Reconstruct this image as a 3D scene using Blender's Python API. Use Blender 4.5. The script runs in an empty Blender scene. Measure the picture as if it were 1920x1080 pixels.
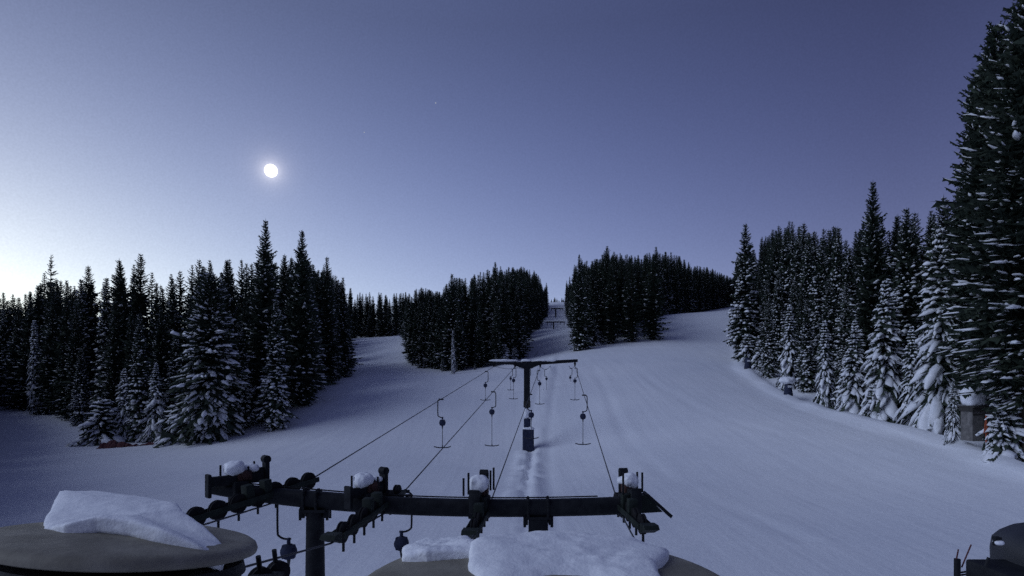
import bpy, bmesh, math, random
import numpy as np
from mathutils import Vector, Matrix, noise as mnoise

D = bpy.data
SC = bpy.context.scene
COL = SC.collection
RND = random.Random(11)
F, HY, EYE = 1144.0, 720.0, 9.0      # focal length and horizon row in photo pixels, camera height in metres


def at(px, py, Y):
    """world point at depth Y seen in photo pixel (px, py)"""
    return Vector(((px - 960) * Y / F, Y, EYE + (HY - py) * Y / F))


# ------------------------------------------------------------------ render settings
SC.render.engine = 'CYCLES'
SC.view_settings.view_transform = 'Standard'
SC.view_settings.look = 'None'
SC.view_settings.exposure = 0.0
SC.view_settings.gamma = 1.0
SC.view_settings.use_curve_mapping = False
SC.cycles.use_denoising = False
SC.cycles.max_bounces = 6
SC.cycles.diffuse_bounces = 3
SC.cycles.sample_clamp_indirect = 4

cam_d = D.cameras.new('camera')
cam = D.objects.new('camera', cam_d)
COL.objects.link(cam)
cam_d.sensor_width = 36
cam_d.lens = 36 * F / 1920
cam_d.shift_y = (HY - 540) / 1920
cam_d.clip_start = 0.1
cam_d.clip_end = 30000
cam.location = (0, 0, EYE)
cam.rotation_euler = (math.radians(90), 0, 0)
SC.camera = cam


# ------------------------------------------------------------------ materials
def nodes(m):
    m.use_nodes = True
    nt = m.node_tree
    return nt, nt.nodes, nt.links


def mat(name, c1, c2=None, scale=5.0, rough=0.6, metal=0.0, bump=0.0, bscale=None, spec=0.3, detail=4):
    m = D.materials.new(name)
    nt, N, L = nodes(m)
    b = N['Principled BSDF']
    b.inputs['Roughness'].default_value = rough
    b.inputs['Metallic'].default_value = metal
    b.inputs['Specular IOR Level'].default_value = spec
    tc = N.new('ShaderNodeTexCoord')
    nz = N.new('ShaderNodeTexNoise')
    nz.inputs['Scale'].default_value = scale
    nz.inputs['Detail'].default_value = detail
    L.new(tc.outputs['Object'], nz.inputs['Vector'])
    rp = N.new('ShaderNodeValToRGB')
    rp.color_ramp.elements[0].position = 0.35
    rp.color_ramp.elements[1].position = 0.68
    rp.color_ramp.elements[0].color = (*c1, 1)
    rp.color_ramp.elements[1].color = (*(c2 or c1), 1)
    L.new(nz.outputs['Fac'], rp.inputs['Fac'])
    L.new(rp.outputs['Color'], b.inputs['Base Color'])
    if bump:
        n2 = N.new('ShaderNodeTexNoise')
        n2.inputs['Scale'].default_value = bscale or scale * 3
        n2.inputs['Detail'].default_value = 5
        L.new(tc.outputs['Object'], n2.inputs['Vector'])
        bp = N.new('ShaderNodeBump')
        bp.inputs['Strength'].default_value = bump
        bp.inputs['Distance'].default_value = 0.1
        L.new(n2.outputs['Fac'], bp.inputs['Height'])
        L.new(bp.outputs['Normal'], b.inputs['Normal'])
    return m


def piste_material():
    m = D.materials.new('piste_snow')
    nt, N, L = nodes(m)
    b = N['Principled BSDF']
    b.inputs['Roughness'].default_value = 0.75
    b.inputs['Specular IOR Level'].default_value = 0.25
    geo = N.new('ShaderNodeNewGeometry')

    def nz(scale, detail=4, rough=0.55):
        n = N.new('ShaderNodeTexNoise')
        n.inputs['Scale'].default_value = scale
        n.inputs['Detail'].default_value = detail
        n.inputs['Roughness'].default_value = rough
        L.new(geo.outputs['Position'], n.inputs['Vector'])
        return n
    big, mid, fine = nz(0.05, 5), nz(0.9, 6, 0.65), nz(5.5, 4, 0.7)
    # colour: clean and slightly worn patches of snow, with a fine grain
    mx = N.new('ShaderNodeMath'); mx.operation = 'ADD'
    s1 = N.new('ShaderNodeMath'); s1.operation = 'MULTIPLY'; s1.inputs[1].default_value = 0.5
    s2 = N.new('ShaderNodeMath'); s2.operation = 'MULTIPLY'; s2.inputs[1].default_value = 0.5
    L.new(big.outputs['Fac'], s1.inputs[0]); L.new(fine.outputs['Fac'], s2.inputs[0])
    L.new(s1.outputs[0], mx.inputs[0]); L.new(s2.outputs[0], mx.inputs[1])
    rp = N.new('ShaderNodeValToRGB')
    rp.color_ramp.elements[0].position = 0.32
    rp.color_ramp.elements[1].position = 0.62
    rp.color_ramp.elements[0].color = (0.68, 0.71, 0.77, 1)
    rp.color_ramp.elements[1].color = (0.88, 0.89, 0.91, 1)
    L.new(mx.outputs[0], rp.inputs['Fac'])
    L.new(rp.outputs['Color'], b.inputs['Base Color'])
    h = N.new('ShaderNodeMath'); h.operation = 'MULTIPLY_ADD'
    h.inputs[1].default_value = 0.35
    L.new(fine.outputs['Fac'], h.inputs[0]); L.new(mid.outputs['Fac'], h.inputs[2])
    bp = N.new('ShaderNodeBump')
    bp.inputs['Strength'].default_value = 0.36
    bp.inputs['Distance'].default_value = 0.14
    mp = N.new('ShaderNodeMapping'); mp.inputs['Scale'].default_value = (0.75, 0.045, 0.0)      # long passes of the groomer up the fall line
    L.new(geo.outputs['Position'], mp.inputs['Vector'])
    ns = N.new('ShaderNodeTexNoise'); ns.inputs['Scale'].default_value = 1.0; ns.inputs['Detail'].default_value = 4
    L.new(mp.outputs[0], ns.inputs['Vector'])
    h2 = N.new('ShaderNodeMath'); h2.operation = 'MULTIPLY_ADD'; h2.inputs[1].default_value = 1.6
    L.new(ns.outputs['Fac'], h2.inputs[0]); L.new(h.outputs[0], h2.inputs[2])
    L.new(h2.outputs[0], bp.inputs['Height'])
    L.new(bp.outputs['Normal'], b.inputs['Normal'])
    return m


M = dict(
    piste=piste_material(),
    snow=mat('packed_snow', (0.74, 0.76, 0.80), (0.88, 0.89, 0.91), 9, 0.75, bump=0.14, bscale=30, spec=0.2),
    tree_snow=mat('tree_snow', (0.66, 0.68, 0.72), (0.84, 0.85, 0.87), 1.3, 0.8, bump=0.4, bscale=3, spec=0.15),
    needle=mat('spruce_needles', (0.030, 0.042, 0.032), (0.055, 0.070, 0.050), 0.7, 0.8, spec=0.1),
    bark=mat('spruce_bark', (0.05, 0.04, 0.032), (0.09, 0.075, 0.06), 3, 0.9, bump=0.4, spec=0.1),
    steel=mat('dark_painted_steel', (0.007, 0.008, 0.011), (0.017, 0.019, 0.022), 5, 0.6, 0.0, bump=0.12, bscale=25, spec=0.15),
    green=mat('dark_green_steel', (0.010, 0.014, 0.012), (0.022, 0.029, 0.025), 4, 0.65, 0.0, bump=0.12, bscale=30, spec=0.15),
    rust=mat('rusty_steel', (0.050, 0.028, 0.026), (0.085, 0.044, 0.036), 6, 0.8, bump=0.15, spec=0.2),
    rubber=mat('black_rubber', (0.008, 0.008, 0.010), (0.018, 0.018, 0.020), 8, 0.75, spec=0.12),
    rope=mat('wire_rope', (0.030, 0.032, 0.038), (0.05, 0.052, 0.058), 30, 0.6, spec=0.3),
    cover=mat('weathered_beige_cover', (0.18, 0.165, 0.130), (0.28, 0.26, 0.21), 2.2, 0.7, bump=0.12, bscale=8, spec=0.25, detail=7),
    pad=mat('dark_blue_padding', (0.018, 0.022, 0.045), (0.032, 0.040, 0.075), 3, 0.8, bump=0.2, bscale=6, spec=0.2),
    plastic=mat('black_plastic', (0.020, 0.022, 0.027), (0.035, 0.037, 0.043), 3, 0.5, spec=0.4),
    wood=mat('grey_boards', (0.10, 0.095, 0.09), (0.19, 0.18, 0.17), 2.5, 0.9, bump=0.2),
    darkwood=mat('dark_boards', (0.03, 0.028, 0.026), (0.06, 0.055, 0.05), 3, 0.9),
    orange=mat('orange_netting', (0.30, 0.07, 0.04), (0.42, 0.11, 0.05), 6, 0.8),
    rednet=mat('faded_red_netting', (0.085, 0.032, 0.036), (0.13, 0.05, 0.05), 5, 0.9),
)


def emission(name, col, strength):
    m = D.materials.new(name)
    nt, N, L = nodes(m)
    N.remove(N['Principled BSDF'])
    e = N.new('ShaderNodeEmission')
    e.inputs['Color'].default_value = (*col, 1)
    e.inputs['Strength'].default_value = strength
    L.new(e.outputs[0], N['Material Output'].inputs['Surface'])
    return m


# ------------------------------------------------------------------ sky
MOON_DIR = Vector(((508 - 960) / F, 1.0, (HY - 320) / F)).normalized()
GLOW_AZ, GLOW_EL = math.radians(-47), math.radians(2)
GLOW = Vector((math.sin(GLOW_AZ) * math.cos(GLOW_EL), math.cos(GLOW_AZ) * math.cos(GLOW_EL), math.sin(GLOW_EL)))


def build_sky():
    w = D.worlds.new('World')
    SC.world = w
    w.use_nodes = True
    nt = w.node_tree
    N, L = nt.nodes, nt.links
    N.clear()
    tc = N.new('ShaderNodeTexCoord')
    nrm = N.new('ShaderNodeVectorMath'); nrm.operation = 'NORMALIZE'
    L.new(tc.outputs['Generated'], nrm.inputs[0])
    V = nrm.outputs['Vector']

    def m(op, a, b=None, c=None):
        n = N.new('ShaderNodeMath'); n.operation = op
        for i, x in enumerate((a, b, c)):
            if x is None:
                continue
            if isinstance(x, (int, float)):
                n.inputs[i].default_value = x
            else:
                L.new(x, n.inputs[i])
        return n.outputs[0]

    def dot(v):
        n = N.new('ShaderNodeVectorMath'); n.operation = 'DOT_PRODUCT'
        L.new(V, n.inputs[0]); n.inputs[1].default_value = v
        return n.outputs['Value']
    sep = N.new('ShaderNodeSeparateXYZ'); L.new(V, sep.inputs[0])
    el = m('MINIMUM', m('MAXIMUM', m('ARCSINE', sep.outputs['Z']), 0.0), 0.53)
    th = m('MINIMUM', m('MAXIMUM', m('ARCCOSINE', m('MINIMUM', m('MAXIMUM', dot(GLOW), -1.0), 1.0)), 0.12), 1.38)
    th2, el2 = m('MULTIPLY', th, th), m('MULTIPLY', el, el)
    co = [[0.783, -1.625, 0.195, -5.446, 2.999], [0.804, -1.273, 0.004, -5.108, 2.657], [0.531, -0.442, -0.256, -2.781, 0.353]]
    ch = []
    for c in co:
        s = m('MULTIPLY_ADD', th, c[1], c[0])
        s = m('MULTIPLY_ADD', th2, c[2], s)
        s = m('MULTIPLY_ADD', el, c[3], s)
        s = m('MULTIPLY_ADD', el2, c[4], s)
        ch.append(m('ADD', m('EXPONENT', s), m('MULTIPLY', m('EXPONENT', m('MULTIPLY', th, -8.0)), 0.55)))
    # thin air glowing round the moon
    ma = m('ARCCOSINE', m('MINIMUM', dot(MOON_DIR), 1.0))
    au = m('ADD', m('MULTIPLY', m('EXPONENT', m('MULTIPLY', ma, -125.0)), 1.0), m('MULTIPLY', m('EXPONENT', m('MULTIPLY', ma, -32.0)), 0.07))
    # fine sensor-style grain put into the sky colour
    nz = N.new('ShaderNodeTexNoise'); nz.inputs['Scale'].default_value = 420; nz.inputs['Detail'].default_value = 3
    L.new(V, nz.inputs['Vector'])
    grain = m('MULTIPLY_ADD', nz.outputs['Fac'], 0.22, 0.89)
    cmb = N.new('ShaderNodeCombineXYZ')
    for i, (o, t, w_) in enumerate(zip(ch, (1.0, 0.92, 0.85), (1.02, 1.01, 0.94))):
        L.new(m('MULTIPLY', m('MULTIPLY_ADD', au, t, m('MULTIPLY', o, w_)), grain), cmb.inputs[i])
    # the angle limits stop the dome darkening further overhead and behind the camera
    bg1 = N.new('ShaderNodeBackground')
    L.new(cmb.outputs[0], bg1.inputs['Color'])
    bg1.inputs['Strength'].default_value = 1.0
    sky = N.new('ShaderNodeTexSky')
    sky.sky_type = 'NISHITA'
    sky.sun_disc = False
    sky.sun_elevation = math.radians(-3)
    sky.sun_rotation = GLOW_AZ
    bg2 = N.new('ShaderNodeBackground')
    L.new(sky.outputs[0], bg2.inputs['Color'])
    bg2.inputs['Strength'].default_value = 0.02
    add = N.new('ShaderNodeAddShader')
    L.new(bg1.outputs[0], add.inputs[0]); L.new(bg2.outputs[0], add.inputs[1])
    out = N.new('ShaderNodeOutputWorld')
    L.new(add.outputs[0], out.inputs['Surface'])


build_sky()

sun_d = D.lights.new('left_key_light', 'SUN')
sun_d.energy = 1.18
sun_d.angle = math.radians(45)
sun_d.color = (0.66, 0.77, 1.0)
sun = D.objects.new('left_key_light', sun_d)
COL.objects.link(sun)
SUN_AZ, SUN_EL = math.radians(-106), math.radians(33)      # added key light from the left, partly behind camera, to brighten the right slope
SUN_DIR = Vector((math.sin(SUN_AZ) * math.cos(SUN_EL), math.cos(SUN_AZ) * math.cos(SUN_EL), math.sin(SUN_EL)))
sun.rotation_euler = (-SUN_DIR).to_track_quat('-Z', 'Y').to_euler()


# ------------------------------------------------------------------ object helpers
def link(name, verts, faces, material=None, parent=None, smooth=False, mats=None, fmat=None):
    me = D.meshes.new(name)
    me.from_pydata([tuple(v) for v in verts], [], faces)
    for x in (mats or [material]):
        me.materials.append(x)
    if fmat:
        me.polygons.foreach_set('material_index', fmat)
    if smooth:
        me.polygons.foreach_set('use_smooth', [True] * len(me.polygons))
    me.update()
    o = D.objects.new(name, me)
    COL.objects.link(o)
    if parent:
        o.parent = parent
    return o


def tag(o, label=None, cat=None, group=None, kind=None):
    if cat and not kind: kind = 'thing'
    if label: o['label'] = label
    if cat: o['category'] = cat
    if group: o['group'] = group
    if kind: o['kind'] = kind
    return o


def thing(name, label, cat, loc=(0, 0, 0), group=None):
    o = D.objects.new(name, None)
    o.empty_display_size = 0.3
    COL.objects.link(o)
    o.location = loc
    return tag(o, label, cat, group)


def copy_tree(o, parent=None):
    c = o.copy()
    COL.objects.link(c)
    c.parent = parent
    for ch in list(o.children):
        copy_tree(ch, c)
    return c


class MB:
    """collects shapes into one mesh"""
    def __init__(s):
        s.v, s.f = [], []

    def add(s, verts, faces):
        n = len(s.v)
        s.v += [Vector(x) for x in verts]
        s.f += [tuple(i + n for i in f) for f in faces]
        return s

    def box(s, c, size, u=(1, 0, 0), up=(0, 0, 1), taper=1.0, bev=0.0):
        """box centred at c; size along u, v, up; corners chamfered by bev"""
        u = Vector(u).normalized(); up = Vector(up)
        v = up.cross(u).normalized(); w = u.cross(v).normalized()
        c = Vector(c); a, b, h = [x / 2 for x in size]
        bm = bmesh.new()
        bmesh.ops.create_cube(bm, size=2)
        for q in bm.verts:
            k = taper if q.co.z > 0 else 1.0
            q.co = Vector((q.co.x * a * k, q.co.y * b * k, q.co.z * h))
        if bev:
            bmesh.ops.bevel(bm, geom=bm.edges[:], offset=min(bev, .45 * min(size)), segments=2, affect='EDGES', profile=.6)
        bm.verts.index_update()
        s.add([c + u * q.co.x + v * q.co.y + w * q.co.z for q in bm.verts], [[x.index for x in f.verts] for f in bm.faces])
        bm.free()
        return s

    def tube(s, pts, r, n=8, r2=None, cap=True):
        pts = [Vector(p) for p in pts]
        m = len(pts)
        rs = [r if r2 is None else r + (r2 - r) * i / (m - 1) for i in range(m)] if not isinstance(r, (list, tuple)) else list(r)
        V, Fc = [], []
        t0 = (pts[1] - pts[0]).normalized()
        a = t0.cross(Vector((0, 0, 1)))
        if a.length < .05: a = t0.cross(Vector((1, 0, 0)))
        a.normalize()
        for i, p in enumerate(pts):
            t = (pts[min(i + 1, m - 1)] - pts[max(i - 1, 0)]).normalized()
            a = (a - t * a.dot(t)).normalized()
            b = t.cross(a)
            for k in range(n):
                q = 2 * math.pi * k / n
                V.append(p + (a * math.cos(q) + b * math.sin(q)) * rs[i])
        for i in range(m - 1):
            for k in range(n):
                k2 = (k + 1) % n
                Fc.append((i * n + k, i * n + k2, (i + 1) * n + k2, (i + 1) * n + k))
        if cap:
            Fc.append(tuple(reversed(range(n)))); Fc.append(tuple(range((m - 1) * n, m * n)))
        return s.add(V, Fc)

    def lathe(s, c, axis, prof, n=24):
        """prof: (radius, height) pairs along axis"""
        ax = Vector(axis).normalized()
        a = ax.cross(Vector((0, 0, 1)))
        if a.length < .05: a = ax.cross(Vector((1, 0, 0)))
        a.normalize(); b = ax.cross(a); c = Vector(c)
        V, Fc = [], []
        m = len(prof)
        for r, h in prof:
            for k in range(n):
                q = 2 * math.pi * k / n
                V.append(c + ax * h + (a * math.cos(q) + b * math.sin(q)) * max(r, 1e-4))
        for i in range(m - 1):
            for k in range(n):
                k2 = (k + 1) % n
                Fc.append((i * n + k, i * n + k2, (i + 1) * n + k2, (i + 1) * n + k))
        Fc.append(tuple(reversed(range(n)))); Fc.append(tuple(range((m - 1) * n, m * n)))
        return s.add(V, Fc)

    def prism(s, outline, off):
        """extrude a planar outline (3-D points) by the vector off"""
        o = [Vector(p) for p in outline]; off = Vector(off); n = len(o)
        V = o + [p + off for p in o]
        Fc = [tuple(range(n)), tuple(reversed(range(n, 2 * n)))]
        Fc += [(i + n, (i + 1) % n + n, (i + 1) % n, i) for i in range(n)]
        return s.add(V, Fc)

    def obj(s, name, material, parent=None, smooth=False, origin=None):
        o0 = Vector(origin) if origin is not None else (parent_world(parent) if parent else Vector((0, 0, 0)))
        o = link(name, [v - o0 for v in s.v], s.f, material, parent, smooth)
        if not parent:
            o.location = o0
        if smooth:
            bm = bmesh.new(); bm.from_mesh(o.data)
            bmesh.ops.recalc_face_normals(bm, faces=bm.faces[:])
            for e in bm.edges:
                if len(e.link_faces) == 2 and e.calc_face_angle(0) > math.radians(42):
                    e.smooth = False
            bm.to_mesh(o.data); bm.free()
        return o


def parent_world(p):
    v = Vector((0, 0, 0))
    while p:
        v += p.location; p = p.parent
    return v


def snow_lump(name, c, size, rot=0.0, seed=0, power=3.2, amp=0.06, arch=0.0, tilt=(0, 0), parent=None, cut=None, sub=5, freq=2.2):
    """a rounded, uneven block of snow: superellipsoid with noise; arch bends it upwards in the middle"""
    bm = bmesh.new()
    bmesh.ops.create_icosphere(bm, subdivisions=sub, radius=1)
    R = Matrix.Rotation(rot, 3, 'Z') @ Matrix.Rotation(tilt[0], 3, 'Y') @ Matrix.Rotation(tilt[1], 3, 'X')
    off = Vector((seed * 7.13, seed * 3.7, seed * 1.9))
    for v in bm.verts:
        d = v.co.normalized()
        k = (abs(d.x) ** power + abs(d.y) ** power + abs(d.z) ** power) ** (-1 / power)
        p = d * k
        q = Vector((p.x * size[0] / 2, p.y * size[1] / 2, p.z * size[2] / 2))
        n1 = mnoise.fractal(q * freq + off, 1.0, 2.0, 4)
        n2 = mnoise.noise(q * freq * 5 + off)
        q += d * (n1 * amp + n2 * amp * .22)
        if arch:
            q.z += arch * (1 - (2 * q.x / size[0]) ** 2)
        if cut:
            q = cut(q)
        v.co = R @ q
    for f in bm.faces: f.smooth = True
    me = D.meshes.new(name)
    bm.to_mesh(me); bm.free()
    me.materials.append(M['snow'])
    o = D.objects.new(name, me)
    COL.objects.link(o)
    if parent:
        o.parent = parent
        o.location = Vector(c) - parent_world(parent)
    else:
        o.location = c
    return o


# ------------------------------------------------------------------ terrain
CTRL = [  # photo pixel and depth of points on the snow
    (990, 845, 73), (960, 1080, 26), (400, 1080, 26), (1500, 1080, 27), (1035, 660, 160), (1040, 635, 230), (1042, 600, 360), (1042, 567, 480),
    (1385, 573, 330), (1300, 584, 285), (1250, 590, 215), (1150, 621, 165), (1095, 657, 140), (1398, 685, 112), (1392, 640, 150), (1300, 640, 150), (1250, 700, 100), (1150, 760, 82),
    (1480, 722, 94), (1570, 760, 80), (1680, 785, 66), (1740, 800, 60), (1920, 855, 47), (1250, 850, 60), (1600, 900, 48), (1600, 1000, 34), (1400, 780, 72),
    (0, 767, 112), (165, 800, 92), (330, 818, 84), (480, 798, 84), (560, 765, 90), (600, 727, 108), (652, 705, 132), (664, 636, 255), (740, 633, 262), (700, 670, 190),
    (745, 655, 200), (790, 690, 150), (860, 700, 130), (985, 670, 150), (700, 760, 90), (830, 760, 88), (300, 900, 56), (700, 900, 54), (100, 900, 58),
    (1015, 620, 230), (1026, 595, 320), (1068, 620, 220), (1062, 595, 320),
]
CT = [tuple(at(*c)) for c in CTRL] + [
    (-150, 200, 11), (-220, 130, 6), (-120, 330, 32), (120, 110, 12), (170, 50, 8), (200, 260, 46), (110, 480, 66), (-110, 480, 50), (0, 620, 55),
    (-60, 20, 0), (60, 20, .5), (0, 5, 0), (0, -40, 0), (150, -30, 2), (-150, -30, 0), (-200, 40, 1), (300, 500, 70), (-300, 500, 40), (0, 900, 40), (300, 900, 50), (-300, 900, 40)]
CT = np.array(CT)


def tps_kernel(r2):
    return 0.5 * r2 * np.log(np.maximum(r2, 1e-9))


def tps_fit(P, lam=25.0):
    n = len(P)
    d2 = ((P[:, None, :2] - P[None, :, :2]) ** 2).sum(-1)
    A = np.zeros((n + 3, n + 3))
    A[:n, :n] = tps_kernel(d2) + np.eye(n) * lam
    A[:n, n] = 1; A[:n, n + 1:] = P[:, :2]
    A[n, :n] = 1; A[n + 1:, :n] = P[:, :2].T
    b = np.zeros(n + 3); b[:n] = P[:, 2]
    return np.linalg.solve(A, b)


TW = tps_fit(CT)


def base_height(X, Y):
    X = np.asarray(X, float).ravel(); Y = np.asarray(Y, float).ravel()
    out = np.empty(len(X))
    for i in range(0, len(X), 8192):
        x, y = X[i:i + 8192], Y[i:i + 8192]
        d2 = (x[:, None] - CT[None, :, 0]) ** 2 + (y[:, None] - CT[None, :, 1]) ** 2
        out[i:i + 8192] = tps_kernel(d2) @ TW[:-3] + TW[-3] + TW[-2] * x + TW[-1] * y
    return out


def seg_dist(X, Y, P):
    """distance to a polyline, and the place along it 0..1"""
    best = np.full(len(X), 1e9); tt = np.zeros(len(X)); side = np.zeros(len(X))
    L = [math.dist(P[i], P[i + 1]) for i in range(len(P) - 1)]
    tot = sum(L); acc = 0
    for i in range(len(P) - 1):
        ax, ay = P[i]; bx, by = P[i + 1]
        dx, dy = bx - ax, by - ay
        t = np.clip(((X - ax) * dx + (Y - ay) * dy) / (dx * dx + dy * dy), 0, 1)
        ex, ey = X - ax - t * dx, Y - ay - t * dy
        d = np.hypot(ex, ey)
        m = d < best
        best[m] = d[m]; tt[m] = (acc + t[m] * L[i]) / tot; side[m] = np.sign(dx * ey - dy * ex)[m]
        acc += L[i]
    return best, tt, side


def vnoise(X, Y, s, seed=0):
    """smooth value noise"""
    rs = np.random.RandomState(seed)
    T = rs.rand(64, 64)
    x, y = X / s, Y / s
    xi, yi = np.floor(x).astype(int), np.floor(y).astype(int)
    fx, fy = x - xi, y - yi
    fx, fy = fx * fx * (3 - 2 * fx), fy * fy * (3 - 2 * fy)
    g = lambda a, b: T[a % 64, b % 64]
    return ((g(xi, yi) * (1 - fx) + g(xi + 1, yi) * fx) * (1 - fy) + (g(xi, yi + 1) * (1 - fx) + g(xi + 1, yi + 1) * fx) * fy) * 2 - 1


BERM = [at(*p)[:2] for p in [(1390, 640, 150), (1392, 690, 106), (1462, 740, 86), (1545, 775, 73), (1660, 800, 61), (1765, 820, 54), (1910, 862, 44), (2080, 900, 38)]]
TRACK = [at(*p)[:2] for p in [(972, 1000, 34), (978, 935, 46), (990, 850, 72)]]
TOW = [at(*p)[:2] for p in [(1000, 1000, 32), (1004, 860, 60), (1012, 790, 80), (1030, 730, 105), (1038, 680, 140)]]


RUTS = [[at(*p)[:2] for p in q] for q in (
    [(1160, 690, 118), (1230, 735, 92), (1330, 775, 74), (1500, 825, 60), (1760, 880, 48), (1990, 920, 40)],
    [(1300, 640, 150), (1380, 720, 98), (1450, 768, 78), (1600, 815, 62), (1900, 880, 46)],
    [(700, 680, 180), (690, 740, 110), (640, 800, 80), (420, 870, 62), (150, 930, 52)],
    [(1110, 700, 112), (1150, 780, 80), (1260, 900, 50), (1500, 1050, 33)])]


def height(X, Y):
    X = np.asarray(X, float).ravel(); Y = np.asarray(Y, float).ravel()
    z = base_height(X, Y)
    far = np.clip(Y / 100, .3, 1.5)
    z += (vnoise(X, Y, 31, 1) * .12 + vnoise(X, Y, 9, 2) * .016) * far + vnoise(X, Y, 3.1, 3) * .03
    d, t, s = seg_dist(X, Y, BERM)
    z += 1.05 * np.exp(-(d / 0.75) ** 2) * (0.75 + .35 * vnoise(X, Y, 4, 4)) - .35 * np.exp(-((d - 2.4) / 1.3) ** 2) * (s > 0)
    z += np.where(s > 0, np.clip(d - 2, 0, 9) * .05 + np.clip(d - 1, 0, 3) * .12 * vnoise(X, Y, 2.3, 9), 0) * (d < 40)
    for ru in RUTS:
        d, t, s = seg_dist(X, Y, ru)
        z += np.where(d < 4, -.07 * np.exp(-(d / .55) ** 2) + .035 * np.exp(-((d - 1.2) / .5) ** 2), 0) * (.6 + .5 * vnoise(X, Y, 6, 12))
    d, t, s = seg_dist(X, Y, TRACK)
    rough = vnoise(X, Y, 1.7, 5) * .24 + vnoise(X, Y, .6, 6) * .12
    z += np.exp(-(d / 1.25) ** 4) * (.28 + rough * .8) * (.35 + .65 * t)
    z -= .5 * np.exp(-((d - .35 - .3 * vnoise(X, Y, 3, 8)) / .38) ** 2) * (s < 0) * (.3 + .7 * t)
    d, t, s = seg_dist(X, Y, TOW)
    z += np.exp(-(d / .7) ** 2) * (.10 + .12 * vnoise(X, Y, 2.0, 7)) - .07 * np.exp(-((d - 1.3) / .45) ** 2)
    return z


def gz(x, y):
    return float(height([x], [y])[0])


def build_terrain():
    xs = [0.0]
    while xs[-1] < 420:
        a = xs[-1]
        xs.append(a + (0.28 if a < 12 else 0.28 + (a - 12) * .028))
    xs = np.array([-v for v in xs[:0:-1]] + xs)
    xs = np.concatenate([[-3000, -1200], xs, [1200, 3000]])
    ys = [-60, -30, -10, 0, 8, 14, 20]
    while ys[-1] < 900:
        a = ys[-1]
        ys.append(a + (.32 if a < 60 else .32 + (a - 60) * .018))
    ys = np.array([-3000, -600] + ys + [1500, 5000])
    X, Y = np.meshgrid(xs, ys)
    cx, cy = np.clip(X, -430, 430), np.clip(Y, -70, 950)
    Z = height(cx.ravel(), cy.ravel())
    nx, ny = len(xs), len(ys)
    V = np.stack([X.ravel(), Y.ravel(), Z], 1)
    me = D.meshes.new('snow_ground')
    i = np.arange(nx * ny).reshape(ny, nx)
    q = np.stack([i[:-1, :-1].ravel(), i[:-1, 1:].ravel(), i[1:, 1:].ravel(), i[1:, :-1].ravel()], 1)
    me.vertices.add(len(V)); me.vertices.foreach_set('co', V.ravel())
    me.loops.add(q.size); me.loops.foreach_set('vertex_index', q.ravel())
    me.polygons.add(len(q)); me.polygons.foreach_set('loop_start', np.arange(0, q.size, 4))
    me.polygons.foreach_set('use_smooth', np.ones(len(q), bool))
    me.materials.append(M['piste'])
    me.update(calc_edges=True)
    o = D.objects.new('snow_ground', me)
    COL.objects.link(o)
    tag(o, 'groomed snow slope rising towards the forest', kind='structure')
    print('terrain', nx, ny)


build_terrain()


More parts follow.
